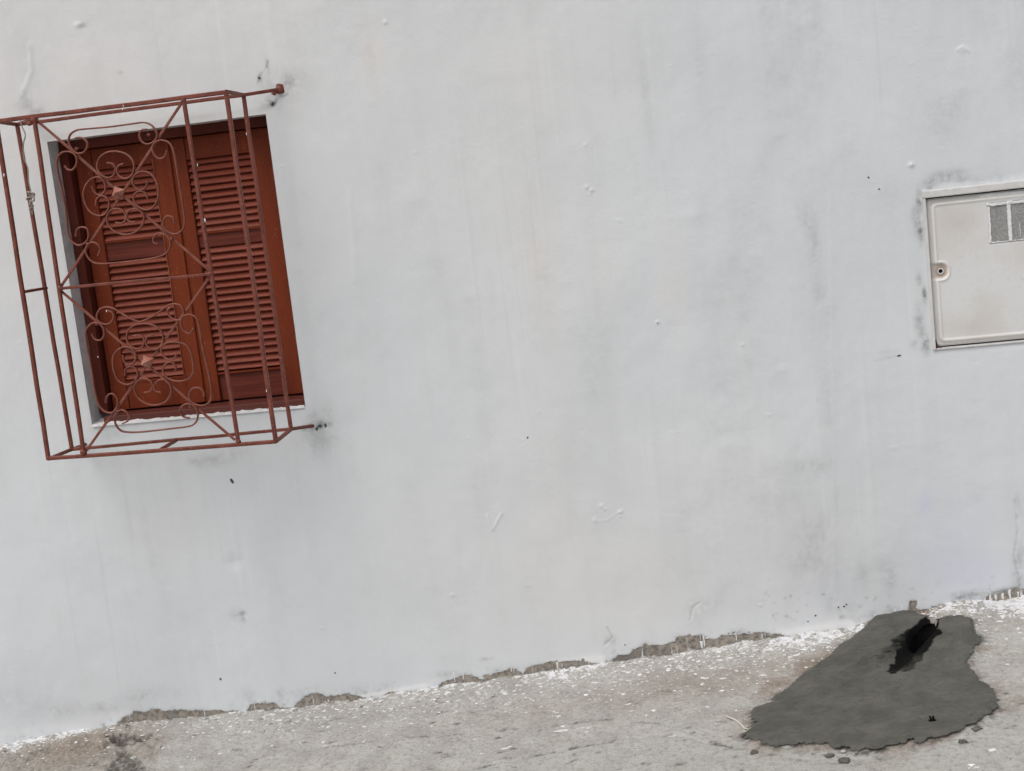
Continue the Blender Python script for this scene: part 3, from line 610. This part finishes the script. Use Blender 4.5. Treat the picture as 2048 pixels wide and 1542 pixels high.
SC = [
 c1([(565, 475), (610, 470), (650, 500), (655, 540), (630, 580), (590, 590), (555, 575), (525, 535), (515, 490), (530, 445), (570, 418), (620, 408), (820, 390), (1000, 366), (1070, 357), (1120, 367), (1160, 400), (1180, 450), (1165, 495), (1110, 520), (1065, 500), (1048, 455), (1065, 415), (1105, 408)]),
 c1([(485, 682), (508, 710), (545, 712), (575, 670), (572, 612), (535, 580), (480, 578), (440, 608), (427, 660), (436, 730), (455, 820), (480, 930), (500, 1060), (512, 1190), (540, 1250), (590, 1280), (640, 1262), (666, 1215), (657, 1160), (620, 1143), (580, 1162), (570, 1215)]),
 c1([(735, 1365), (755, 1310), (732, 1270), (690, 1258), (655, 1285), (645, 1335), (680, 1392), (740, 1418), (870, 1413), (1060, 1392), (1210, 1362), (1270, 1315), (1282, 1255), (1250, 1205), (1200, 1190), (1160, 1215), (1155, 1255), (1190, 1275)]),
 c1([(1255, 570), (1240, 612), (1200, 630), (1160, 600), (1145, 550), (1165, 508), (1215, 490), (1270, 510), (1302, 565), (1320, 650), (1345, 800), (1372, 960), (1388, 1080), (1380, 1150), (1345, 1188), (1300, 1195), (1250, 1168), (1228, 1122), (1238, 1080), (1270, 1060), (1305, 1080), (1310, 1115)]),
 c1([(805, 662), (845, 668), (868, 710), (850, 760), (800, 772), (752, 740), (730, 690), (748, 625), (805, 583), (880, 575), (950, 597), (998, 645), (1008, 700), (990, 755), (940, 780), (893, 755), (878, 715), (893, 682), (930, 668)]),
 c1([(693, 835), (710, 880), (755, 905), (790, 868), (788, 815), (755, 772), (700, 775), (652, 820), (628, 885), (640, 965), (680, 1030), (740, 1058), (790, 1045), (820, 995), (812, 935), (770, 908), (730, 930), (720, 985)]),
 c1([(870, 1110), (920, 1114), (948, 1078), (932, 1030), (890, 1005), (840, 1015), (806, 1060), (812, 1120), (860, 1175), (940, 1200), (1020, 1180), (1070, 1125), (1082, 1060), (1050, 1018), (1000, 1005), (957, 1035), (955, 1080), (985, 1105), (1022, 1103)]),
 c1([(1108, 795), (1100, 840), (1060, 868), (1012, 840), (997, 788), (1020, 745), (1070, 725), (1130, 742), (1175, 800), (1192, 880), (1180, 950), (1145, 1000), (1095, 1014), (1040, 990), (1006, 940), (1012, 897), (1050, 875), (1095, 888), (1108, 930)]),
 c3([(800, 305), (840, 315), (855, 350), (835, 395), (790, 408), (745, 388), (728, 345), (750, 298), (800, 278), (860, 292), (930, 335), (1030, 385), (1090, 377), (1180, 328), (1250, 275), (1300, 255), (1350, 262), (1375, 290), (1382, 335), (1355, 372), (1310, 372), (1270, 340), (1258, 305), (1285, 280)]),
 c3([(690, 480), (712, 518), (755, 527), (785, 485), (772, 425), (730, 395), (682, 408), (645, 465), (655, 570), (688, 740), (712, 900), (742, 1010), (790, 1063), (845, 1072), (880, 1032), (882, 970), (845, 930), (805, 948), (796, 1000)]),
 c3([(920, 1155), (960, 1135), (968, 1090), (932, 1055), (890, 1060), (862, 1095), (866, 1150), (892, 1195), (940, 1218), (1060, 1219), (1200, 1207)])[:-1] + c4([(60, 1062), (130, 1054), (185, 1040), (215, 1005), (218, 950), (192, 907), (150, 897), (110, 915), (100, 950), (125, 985), (165, 992)]),
 c4([(192, 390), (165, 425), (122, 402), (105, 350), (125, 310), (168, 298), (208, 320), (226, 370), (245, 490), (270, 600), (295, 710), (310, 820), (297, 885), (250, 908), (192, 895), (160, 850), (178, 800), (220, 788), (255, 810), (262, 848)]),
 c3([(1000, 495), (1050, 490), (1085, 522), (1075, 570), (1035, 592), (985, 575), (955, 525), (962, 460), (1010, 415), (1080, 402), (1160, 417), (1210, 460), (1228, 520), (1210, 575), (1160, 598), (1112, 577), (1095, 535), (1115, 497), (1158, 490)]),
 c3([(925, 640), (935, 690), (975, 713), (1010, 692), (1022, 640), (992, 592), (940, 578), (885, 602), (850, 660), (855, 750), (890, 830), (950, 860), (1005, 845), (1035, 800), (1025, 750), (985, 725), (945, 745), (943, 795)]),
 c3([(1085, 922), (1125, 912), (1150, 872), (1130, 832), (1080, 815), (1032, 835), (1010, 890), (1040, 960), (1105, 1005), (1175, 1015), (1245, 990), (1285, 930), (1280, 865), (1240, 825), (1190, 832), (1160, 870), (1172, 910), (1215, 920)]),
 c3([(1328, 630), (1310, 665), (1262, 670), (1222, 635), (1213, 585), (1250, 550), (1320, 542), (1395, 560), (1430, 610), (1450, 690), (1452, 770), (1420, 815), (1365, 835), (1300, 830), (1250, 805), (1225, 765), (1240, 712), (1280, 691), (1315, 710), (1322, 755)])]
for s_ in SC: scroll(s_)
def stud(px, py, rot):
    c = Vector(F(px, py, -.010)); bm = bmesh.new(); n = 8; r1, r2 = .026, .017
    ring = [bm.verts.new(c+Vector(((r1 if i % 2 == 0 else r2)*math.cos(rot+2*math.pi*i/n), .004, (r1 if i % 2 == 0 else r2)*math.sin(rot+2*math.pi*i/n)))) for i in range(n)]
    back = [bm.verts.new(v.co+Vector((0, .004, 0))) for v in ring]; tip = bm.verts.new(c+Vector((0, -.020, 0)))
    for i in range(n):
        j = (i+1) % n; bm.faces.new((ring[i], ring[j], tip)); bm.faces.new((ring[i], ring[j], back[j], back[i]))
    bm.faces.new(back); return child('stud', from_bm('stud', bm), M_stud, gr)
stud(235, 386, .35); stud(293, 724, .35)
def lump(name, p, r, m, par, sq=(1, 1, 1), seed=0):
    bm = bmesh.new(); bmesh.ops.create_icosphere(bm, subdivisions=2, radius=1)
    rr = random.Random(seed)
    for v in bm.verts:
        k = r*rr.uniform(.75, 1.15); v.co = Vector((v.co.x*k*sq[0]+p[0], v.co.y*k*sq[1]+p[1], v.co.z*k*sq[2]+p[2]))
    return child(name, from_bm(name, bm), m, par, True)
for i, (x, y, r) in enumerate([(68, 240, .013), (60, 247, .009), (167, 905, .013), (163, 893, .008), (421, 549, .012), (121, 577, .011), (477, 883, .010), (367, 200, .010), (297, 270, .006), (153, 298, .007), (343, 478, .007), (175, 488, .007), (193, 648, .006), (360, 640, .006), (234, 822, .007), (381, 812, .007)]):
    lump('weld_lump', F(x, y), r, M_iron, gr, seed=i)
lump('wall_anchor', at(560, 180, -.002), .016, M_iron, gr, (1, .7, 1), 31)
for i, (x, y, r) in enumerate([(410, 441, .0045), (245, 218, .003), (247, 212, .0025), (395, 330, .003), (8, 350, .004), (213, 622, .0028), (196, 714, .0022), (493, 268, .003), (533, 782, .003)]):
    lump('paint_fleck', F(x, y, -.007) if x != 493 else Mm(x, y, -.006), r, M_white, gr, (.6, .5, 1.6), 70+i)
# wire knotted round the second bar
wire = empty('tied_wire', Mm(60, 400)); tag(wire, 'thin grey wire knotted round the second upright of the iron grille, at its left', 'wire')
def tube(name, P3, r, m, par, k=6):
    Q = crom(P3, k); bm = bmesh.new(); rings = []
    for i, c in enumerate(Q):
        t_ = (Q[min(i+1, len(Q)-1)]-Q[max(i-1, 0)]).normalized(); a = t_.orthogonal().normalized(); b_ = t_.cross(a)
        rings.append([bm.verts.new(c+a*r*math.cos(j*math.pi/3)+b_*r*math.sin(j*math.pi/3)) for j in range(6)])
    for r0, r1 in zip(rings[:-1], rings[1:]):
        # match ring starts to avoid twisting
        best = min(range(6), key=lambda s: sum((r0[i].co-r1[(i+s) % 6].co).length for i in range(6)))
        for i in range(6): j = (i+1) % 6; bm.faces.new((r0[i], r0[j], r1[(j+best) % 6], r1[(i+best) % 6]))
    return child(name, from_bm(name, bm), m, par, True)
tube('strand', [Mm(x, y, -.013) for x, y in c1([(150, 330), (165, 385), (190, 450), (176, 520), (180, 620), (208, 700), (215, 800), (232, 880), (238, 960), (245, 1050)])], .0022, M_wire, wire)
kn = c1([(205, 880), (255, 890), (250, 915), (205, 925), (210, 940), (255, 945), (245, 900), (215, 880), (235, 930), (225, 975), (250, 985), (222, 1010), (245, 1040)])
tube('knot', [Mm(x, y, -.012-.006*(i % 2)) for i, (x, y) in enumerate(kn)], .0032, M_wire, wire)

# ------------------------------------------------------------------ meter box
mb = empty('meter_box', ((MX0+MX1)/2, .02, MZ0)); tag(mb, 'off-white plastic meter box with small glazed peephole let into the wall at far right', 'meter box')
def mat_plastic():
    m, t, b = mat('aged_white_plastic'); P = coords(t); n = noise(t, 5, 4, .55, P); n2 = noise(t, 70, 4, .6, P)
    col = mix(t, ramp(t, n, .4, .62), (.655, .662, .66), (.61, .60, .585)); s_ = noise(t, 1, 3, .5, coords(t, (60, 60, 9)))
    col = mix(t, math_(t, 'MULTIPLY', ramp(t, s_, .62, .75), .35), col, (.68, .68, .67)); col = mix(t, math_(t, 'MULTIPLY', ramp(t, n2, .55, .75), .2), col, (.38, .35, .32)); ta, cr, _, _ = marks(t); col = mix(t, cr, col, (.74, .715, .68)); col = mix(t, ta, col, (.44, .36, .29))
    t.links.new(col, b.inputs['Base Color']); b.inputs['Roughness'].default_value = .42; bump(t, b, n2, .12, .001); return m
M_pl = mat_plastic(); M_rim = mat_flat('box_rim_paint', (.62, .62, .61), (.56, .555, .54), 30, .5, .35, .2)
M_pane = mat_flat('dusty_glass', (.20, .205, .20), (.34, .345, .34), 240, .28, .5, .1)
bm = bmesh.new()
rim_o = (MX0-.002, MX1+.002, MZ0-.002, MZ1+.004); rt = .022; rs = .009
part('rim_top', (rim_o[0], -.012, MZ1-.020), (rim_o[1], .05, MZ1+.005), M_rim, mb, .004)
part('rim_side', (rim_o[0], -.010, MZ0), (MX0+.007, .05, MZ1-.0205), M_rim, mb, .002)
part('rim_side', (MX1-.007, -.010, MZ0), (rim_o[1], .05, MZ1-.0205), M_rim, mb, .002)
part('rim_bottom', (MX0+.0075, -.006, MZ0-.001), (MX1-.0075, .05, MZ0+.004), M_rim, mb, .001)
part('back_plate', (MX0+.002, .06, MZ0+.001), (MX1-.002, .07, MZ1-.02), M_rust, mb, 0)
dx0, dx1, dz0, dz1 = MX0+.0095, MX1-.009, MZ0+.009, MZ1-.0245
gx_ = np.linspace(dx0, dx1, 240); gz_ = np.linspace(dz0, dz1, 240); DX, DZ = np.meshgrid(gx_, gz_, indexing='ij')
def rr(X, Z, a, b_, c, d, r):
    qx = abs(X-(a+b_)/2)-((b_-a)/2-r); qz = abs(Z-(c+d)/2)-((d-c)/2-r)
    return np.hypot(np.maximum(qx, 0), np.maximum(qz, 0))+np.minimum(np.maximum(qx, qz), 0)-r
f_ = rr(DX, DZ, dx0+.018, dx1-.018, dz0+.016, dz1-.018, .016)
lx, lz = .709, -.410+ZR
lk = rr(DX, DZ, lx-.08, lx+.024, lz-.027, lz+.027, .022); f_ = np.maximum(f_, -lk)
h = .0055*np.exp(-(f_/.0055)**2)+.004*sstep(.002, -.006, f_); h = h-.004*sstep(.004, -.006, lk)
h -= .004*sstep(-.006, 0, rr(DX, DZ, dx0, dx1, dz0, dz1, .008))
h += .0012*np.exp(-((np.hypot(DX-lx, DZ-lz)-.0145)/.002)**2)
h -= .010*sstep(.0065, .0035, np.hypot(DX-lx, DZ-lz))
vx0, vx1, vz0, vz1 = .868, 1.002, -.339+ZR, -.203+ZR
h -= .004*sstep(0, -.003, rr(DX, DZ, vx0, vx1, vz0, vz1, .003))
kp = rr(DX, DZ, dx0, dx1, dz0, dz1, .010)[:-1, :-1] < .001
DA = np.zeros(DX.shape+(4,)); DA[..., 3] = 1
DA[..., 0] = np.clip(.75*np.exp(-((np.hypot(DX-lx, DZ-lz)-.012)/.007)**2) + .55*sstep(.004, -.010, lk)*fbm(DX*40, DZ*40, 3, 2)*1.3 + .35*np.exp(-((f_-.008)/.004)**2)*fbm(DX*15, DZ*15, 2, 4) + .45*blob(DX, DZ, .80, -.25+ZR, .09, .05)*fbm(DX*10, DZ*10, 3, 3) + .25*blob(DX, DZ, .76, -.6+ZR, .09, .04), 0, 1)
DA[..., 1] = .8*np.exp(-(f_/.004)**2)  # cream highlight painted along the raised bead of the door
dm_ = grid_mesh('door', DX, .008-h, DZ, kp, None, DA); dm_.flip_normals()
door = child('door', dm_, M_pl, mb, True)
def torus(name, c, R_, r, m, par):
    bm = bmesh.new(); n, k = 24, 8; vs = [[bm.verts.new((c[0]+(R_+r*math.cos(2*math.pi*j/k))*math.cos(2*math.pi*i/n), c[1]-r*math.sin(2*math.pi*j/k), c[2]+(R_+r*math.cos(2*math.pi*j/k))*math.sin(2*math.pi*i/n))) for j in range(k)] for i in range(n)]
    for i in range(n):
        for j in range(k): bm.faces.new((vs[i][j], vs[(i+1) % n][j], vs[(i+1) % n][(j+1) % k], vs[i][(j+1) % k]))
    return child(name, from_bm(name, bm), m, par, True)
torus('lock_ring', (lx, .0085, lz), .0085, .0022, M_pl, door)
bm = bmesh.new(); bmesh.ops.create_circle(bm, cap_ends=True, segments=18, radius=.0062, matrix=Matrix.Translation((lx, .0072, lz)) @ Matrix.Rotation(math.pi/2, 4, 'X'))
child('keyhole', from_bm('keyhole', bm), M_black, door)
part('pane', (vx0+.004, .006, vz0+.004), (vx1-.004, .0085, vz1-.004), M_pane, door, 0)
def daub_bar(a, b_, c, d, y, name='glazing_bar', m=None):
    n = 40; V = []; Fc = []; vert = (d-c) > (b_-a)
    for i in range(n+1):
        t_ = i/n; e1 = .0022*(vn(i*.6, a*40, 2)-.5); e2 = .0022*(vn(i*.6, b_*40+7, 3)-.5)
        if vert: z = c+(d-c)*t_; P4 = [(a+e1, y+.004, z), (a+e1+.001, y-.001, z), (b_+e2-.001, y-.001, z), (b_+e2, y+.004, z)]
        else: x = a+(b_-a)*t_; P4 = [(x, y+.004, c+e1), (x, y-.001, c+e1+.001), (x, y-.001, d+e2-.001), (x, y+.004, d+e2)]
        V += P4
    for i in range(n):
        for j in range(3): q = i*4+j; Fc.append((q, q+4, q+5, q+1))
    return child(name, pydata(name, V, Fc), m or M_white, door)
daub_bar(vx0, vx0+.008, vz0+.005, vz1-.012, .0035); daub_bar(vx1-.006, vx1, vz0+.005, vz1-.012, .0035); daub_bar(.929, .941, vz0+.007, vz1-.012, .0030)
daub_bar(vx0, vx1, vz1-.0115, vz1-.002, .0030); daub_bar(vx0, vx1, vz0+.004, vz0+.0075, .0032)
daub_bar(.965, .968, vz0+.016, vz0+.065, .0050)
for k in range(16): lump('paint_blob', (vx0+random.uniform(0, .13), .003, vz1-.006+random.uniform(-.004, .003)), random.uniform(.0025, .0055), M_white, door, (1.5, .5, 1), k)
for k in range(5): lump('paint_blob', (vx0+.002, .003, vz0+.01+.022*k+random.uniform(-.005, .005)), random.uniform(.0015, .003), M_white, door, (1, .5, 1.2), 40+k)
def smear(pts, name, m, y, par):
    V = [(p[0], y, p[1]) for p in pts]; cxx = sum(p[0] for p in pts)/len(pts); czz = sum(p[1] for p in pts)/len(pts); V.append((cxx, y-.0015, czz)); n = len(pts)
    return child(name, pydata(name, V, [(i, (i+1) % n, n) for i in range(n)]), m, par)
mc = lambda L: [wp(1748+x/3.76, 330+y/3.76) for x, y in L]
smear(mc([(780, 228), (880, 212), (1000, 204), (1240, 188), (1240, 205), (1080, 222), (950, 232), (860, 240), (800, 246)]), 'paint_smear', M_white, .0055, door)
smear(mc([(445, 1292), (458, 1296), (462, 1340), (480, 1365), (512, 1378), (545, 1385), (535, 1392), (470, 1398), (447, 1400)]), 'rust_corner', M_rust, .0012, mb)
smear(mc([(372, 240), (430, 236), (420, 246), (385, 254), (376, 262)]), 'dark_corner', M_rust, .0010, mb)

# ------------------------------------------------------------------ wet mortar patch with the drain mouth
def mat_wet():
    m, t, b = mat('damp_mortar'); sl_, _, _, _ = marks(t); P = coords(t); n = noise(t, 12, 5, .6, P); n2 = noise(t, 90, 4, .6, P)
    col = mix(t, ramp(t, n, .35, .65), (.068, .067, .058), (.096, .094, .082)); col = mix(t, math_(t, 'MULTIPLY', ramp(t, n2, .50, .72), .55), col, (.045, .043, .038)); col = mix(t, math_(t, 'MULTIPLY', ramp(t, noise(t, 1, 5, .65, coords(t, (26, 70, 40), (0, 0, .35))), .52, .72), .5), col, (.125, .120, .104))
    col = mix(t, ramp(t, math_(t, 'ADD', sl_, math_(t, 'MULTIPLY', math_(t, 'SUBTRACT', n2, .5), .35)), .12, .95), col, (.006, .0065, .006))
    t.links.new(col, b.inputs['Base Color']); b.inputs['Roughness'].default_value = .8; t.links.new(ramp(t, sl_, .2, .8, .3, .03), b.inputs['Specular IOR Level'])
    bump(t, b, noise(t, 45, 6, .65, P), .6, .006); return m
xs = [p[0] for p in PATCH]; ys = [p[1] for p in PATCH]
px_ = np.arange(min(xs)-.03, max(xs)+.03, .0026); py_ = np.arange(min(ys)-.03, max(ys)+.02, .0026)
PX, PY = np.meshgrid(px_, py_, indexing='ij')
sdp = sdpoly(PX, PY, PATCH) + .034*(fbm(PX*20, PY*34, 4, 3, .6)-.5) + .016*(fbm(PX*55, PY*120, 3, 9, .6)-.5)*(1+1.5*sstep(.3, -.1, PX))
WPX = PX+.010*(fbm(PX*34, PY*34, 3, 2)-.5); WPY = PY+.012*(fbm(PX*34, PY*34, 3, 12)-.5)
hole = holed(WPX, WPY)
kk = ((sdp > 0) & (hole > 1.02))[:-1, :-1] & ((sdp > 0) & (hole > 1.02))[1:, 1:]
PZ = ground_z(PX, PY) + .0022*sstep(0, .015, sdp)+.0005 + .006*fbm(PX*8+PY*14, PY*22-PX*3, 4, 2)+.004*sstep(.48, .60, fbm(PX*11+PY*9, PY*30-PX*6, 3, 14)) + .003*fbm(PX*40, PY*60, 3, 1)
td = polydist(PX, PY, TRAIL); al = np.clip((PY-TRAIL[-1][1])/(TRAIL[0][1]-TRAIL[-1][1]), 0, 1)
WX_ = PX+.022*(fbm(PX*30, PY*30, 3, 5)-.5); WY_ = PY+.04*(fbm(PX*30, PY*30, 3, 6)-.5)
def runnel(pts, w0, w1, v):
    q = Gq(pts); d_ = polydist(WX_, WY_, q); a_ = np.clip((PY-q[-1][1])/(q[0][1]-q[-1][1]), 0, 1); return v*(.55+.45*a_)*sstep(1.25, .75, d_/(w1+(w0-w1)*a_))
sl1 = np.maximum.reduce([runnel([(1848, 1282), (1832, 1300), (1810, 1325), (1784, 1354)], .054, .018, 1.6), runnel([(1846, 1290), (1832, 1325), (1812, 1350)], .040, .024, 1.2), runnel([(1838, 1280), (1800, 1302), (1764, 1330)], .045, .026, .85), runnel([(1800, 1310), (1750, 1335), (1690, 1370)], .065, .050, .42)])
sl1 = np.maximum(sl1, 1.3*sstep(1.55, 1.15, hole)); sl1 *= .7+.5*fbm(PX*26, PY*40, 3, 13)
sl1 += .22*np.exp(-(np.maximum(sdp, 0)/.010))*fbm(PX*30, PY*40, 3, 8)
for i in range(150):
    k0, k1 = rng.uniform(min(xs), max(xs)), rng.uniform(min(ys), max(ys)); s = (abs(PX-k0) < .05) & (abs(PY-k1) < .03)
    sl1[s] += rng.uniform(.15, .5)*blob(PX[s], PY[s], k0, k1, rng.uniform(.004, .016), rng.uniform(.002, .005), rng.uniform(-.2, .6))
A = np.zeros(PX.shape+(4,)); A[..., 0] = np.clip(sl1, 0, 1); A[..., 3] = 1
wet = link('wet_mortar_patch', grid_mesh('wet_mortar_patch', PX, PY, PZ, kk, None, A), mat_wet())
tag(wet, 'dark grey patch of damp mortar spread over the concrete at the foot of the wall', 'mortar patch')
# the hole itself: a funnel of black slime going down under the wall
V = []; Fc = []; n = 32; rings_ = [(1.34, -.002), (1.12, -.012), (.97, -.045), (.80, -.11), (.35, -.16)]
for k_, (r_, dz_) in enumerate(rings_):
    for i in range(n):
        a = 2*math.pi*i/n; r2_ = r_*(1+(.16*(vn(3+1.6*math.cos(a), 3+1.6*math.sin(a)+k_*.3, 4)-.5) if k_ else 0))
        y_ = hy+.068*r2_*math.sin(a); x_ = hx+.036*r2_*math.cos(a)+.42*(y_-hy)
        V.append((x_, y_, float(ground_z(x_, y_))+dz_))
for k_ in range(4):
    for i in range(n): j = (i+1) % n; Fc.append((k_*n+i, k_*n+j, (k_+1)*n+j, (k_+1)*n+i))
Fc.append(tuple(4*n+i for i in range(n)))
hole_o = link('drain_hole', pydata('drain_hole', V, Fc), M_black, wet, True)

# ------------------------------------------------------------------ loose bits on the ground
def bits(name, items, m, label=None, kind=None, flat=.25):
    """items: (x, y, r, stretch, angle); thin irregular flakes lying on the concrete, joined"""
    V = []; Fc = []
    X = np.array([i[0] for i in items]); Y = np.array([i[1] for i in items]); Z = ground_z(X, Y)
    for (x, y, r, st, an), z in zip(items, Z):
        n = 9 if r < .009 else 18; o = len(V); ca, sa = math.cos(an), math.sin(an)
        for i in range(n):
            a = 2*math.pi*i/n; k = r*random.uniform(.6, 1.2); u, v = k*st*math.cos(a), k*math.sin(a)
            V.append((x+u*ca-v*sa, y+u*sa+v*ca, z-.0006))
        V.append((x, y, z+max(.0011, r*flat))); Fc += [(o+i, o+(i+1) % n, o+n) for i in range(n)]
    o = link(name, pydata(name, V, Fc), m)
    tag(o, label=label, kind=kind); return o
items = []
def okp(x, y):
    return not inside(np.array([x]), np.array([y]), PATCH)[0] and holed(x, y) > 1.3
dens = [(0, .5), (250, .35), (480, .6), (600, 1), (800, .9), (1100, 1.2), (1400, 1.8), (1500, 2.0), (1600, 1.8), (1700, 1.4), (1850, 1.2), (2048, 1.3)]
while len(items) < 2300:
    x = rng.uniform(-3.0, 1.05); y = -rng.exponential(.11)-.004
    if y < -.8: continue
    px = np.interp(x, [-2.92, -.88, .91], [0, 1024, 2048])
    if rng.rand()*1.8 > np.interp(px, *zip(*dens)): continue
    if okp(x, y): items.append((x, y, min(.010, .0012+rng.gamma(1.8, .0018)), rng.uniform(1, 1.8), rng.uniform(-.6, .6)))
for _ in range(160):
    x = rng.uniform(-2.9, 1.0); y = -rng.uniform(.05, .9)
    if okp(x, y): items.append((x, y, rng.uniform(.0015, .005), rng.uniform(1, 2), rng.uniform(-3, 3)))
for px, py, r, st in [(425, 1455, .010, 1.2), (418, 1470, .007, 2), (1015, 1496, .009, 2.2), (1022, 1492, .007, 2), (1120, 1432, .010, 1.5), (1110, 1422, .008, 1.3), (1310, 1420, .009, 1.5), (1340, 1470, .009, 2), (1250, 1385, .010, 1.8), (965, 1507, .006, 1.5), (948, 1477, .006, 1.5), (1946, 1528, .011, 1.3), (1956, 1533, .010, 1.5), (1940, 1534, .006, 1.5), (1990, 1498, .012, 1.5), (440, 1506, .008, 1.5), (560, 1440, .014, 1.2), (545, 1430, .012, 1.6), (1265, 1420, .007, 1.5), (1130, 1460, .012, 3.2), (1165, 1455, .008, 3)]:
    c = atg(px, py); items.append((c[0], c[1], r, st, random.uniform(-.3, .3)))
bits('paint_splashes', items, M_splash, kind='stuff', flat=.12)
items = []
M_grit = mat_flat('grit', (.20, .19, .17), (.33, .31, .28), 150, .9, .2)
for _ in range(700):
    px = rng.uniform(-20, 2080); py = rng.uniform(1300, 1560); c = atg(px, py)
    if c[1] < -.004 and okp(c[0], c[1]): items.append((c[0], c[1], rng.uniform(.0015, .0050), rng.uniform(1, 1.6), rng.uniform(-3, 3)))
for _ in range(150):
    px = rng.uniform(0, 330); py = rng.uniform(1445, 1560); c = atg(px, py)
    if c[1] < -.01: items.append((c[0], c[1], rng.uniform(.003, .008), rng.uniform(1, 1.8), rng.uniform(-3, 3)))
bits('grit', items, M_grit, kind='stuff', flat=.6)
# bigger stones, each its own thing
M_stone = mat_flat('dark_stone', (.085, .078, .068), (.14, .13, .112), 120, .85, .2); M_pale = mat_flat('pale_stone', (.45, .44, .41), (.36, .35, .32), 120, .85, .2)
def stone(px, py, w_, h_, label, m=M_stone, seed=0, name='pebble'):
    c = atg(px, py); rr_ = random.Random(seed); bm = bmesh.new(); bmesh.ops.create_icosphere(bm, subdivisions=2, radius=1)
    z = float(ground_z(c[0], c[1]))
    for v in bm.verts:
        k = rr_.uniform(.55, 1.15); v.co = Vector((v.co.x*w_*k, v.co.y*w_*.9*k, v.co.z*h_*k*.8+h_*.25))
    o = link(name, from_bm(name, bm), m, None, True); o.location = (c[0], c[1], z); o.rotation_euler = (0, 0, rr_.uniform(-.4, .4))
    return tag(o, label, 'pebble', 'pebbles lying on the pavement')
stone(1508, 1508, .014, .008, 'small dark pebble on the concrete below the lower left edge of the damp patch', seed=1)
stone(1688, 1523, .020, .009, 'largest flat dark pebble, below the lower tip of the damp patch', seed=2)
stone(1660, 1514, .013, .010, 'dark crumb of mortar just touching the bottom edge of the damp patch', seed=3)
stone(1688, 1507, .010, .006, 'pale pebble between the largest flat pebble and the damp patch', M_pale, 4)
stone(1925, 1484, .013, .007, 'dark pebble below the right half of the damp patch', seed=5)
stone(1953, 1459, .018, .007, 'elongated dark crumb against the lower right edge of the damp patch', seed=7)
stone(317, 1494, .014, .009, 'pale grey pebble just right of the broken dark crack at lower left', M_pale, 11)
stone(263, 1484, .020, .014, 'rounded brown stone sitting in the dark crack at lower left', M_grit, 12)
stone(266, 1508, .015, .008, 'pale stone chip lying below the brown stone in the crack', M_pale, 13)
# straw and scrap
def strawv(px, py, dz=.004): c = atg(px, py); return Vector((c[0], c[1], float(ground_z(c[0], c[1]))+dz))
M_straw = mat_flat('dry_straw', (.60, .57, .50), (.50, .47, .41), 80, .7, .2)
st = empty('dry_stalk', strawv(1482, 1446)); tag(st, 'pale dry stalk lying at the left tip of the damp patch', 'stalk')
tube('stem', [strawv(x, y) for x, y in [(1452, 1434), (1470, 1442), (1482, 1450), (1490, 1458), (1500, 1466)]], .0026, M_straw, st)
tube('stem', [strawv(x, y) for x, y in [(1488, 1466), (1496, 1468), (1502, 1462)]], .0024, M_straw, st)
sp = empty('dark_scrap', strawv(1865, 1450)); tag(sp, 'tiny black twisted scrap standing on the right half of the damp patch', 'scrap')
c = strawv(1865, 1452, .008)
tube('scrap_strip', [c+Vector(v) for v in [(-.006, 0, .010), (-.002, 0, .002), (0, -.003, -.002), (.004, 0, .003), (.003, 0, .010)]], .0030, M_black, sp)
tube('scrap_strip', [c+Vector(v) for v in [(-.010, -.004, -.001), (0, -.005, .001), (.010, -.002, -.002)]], .0034, M_black, sp)
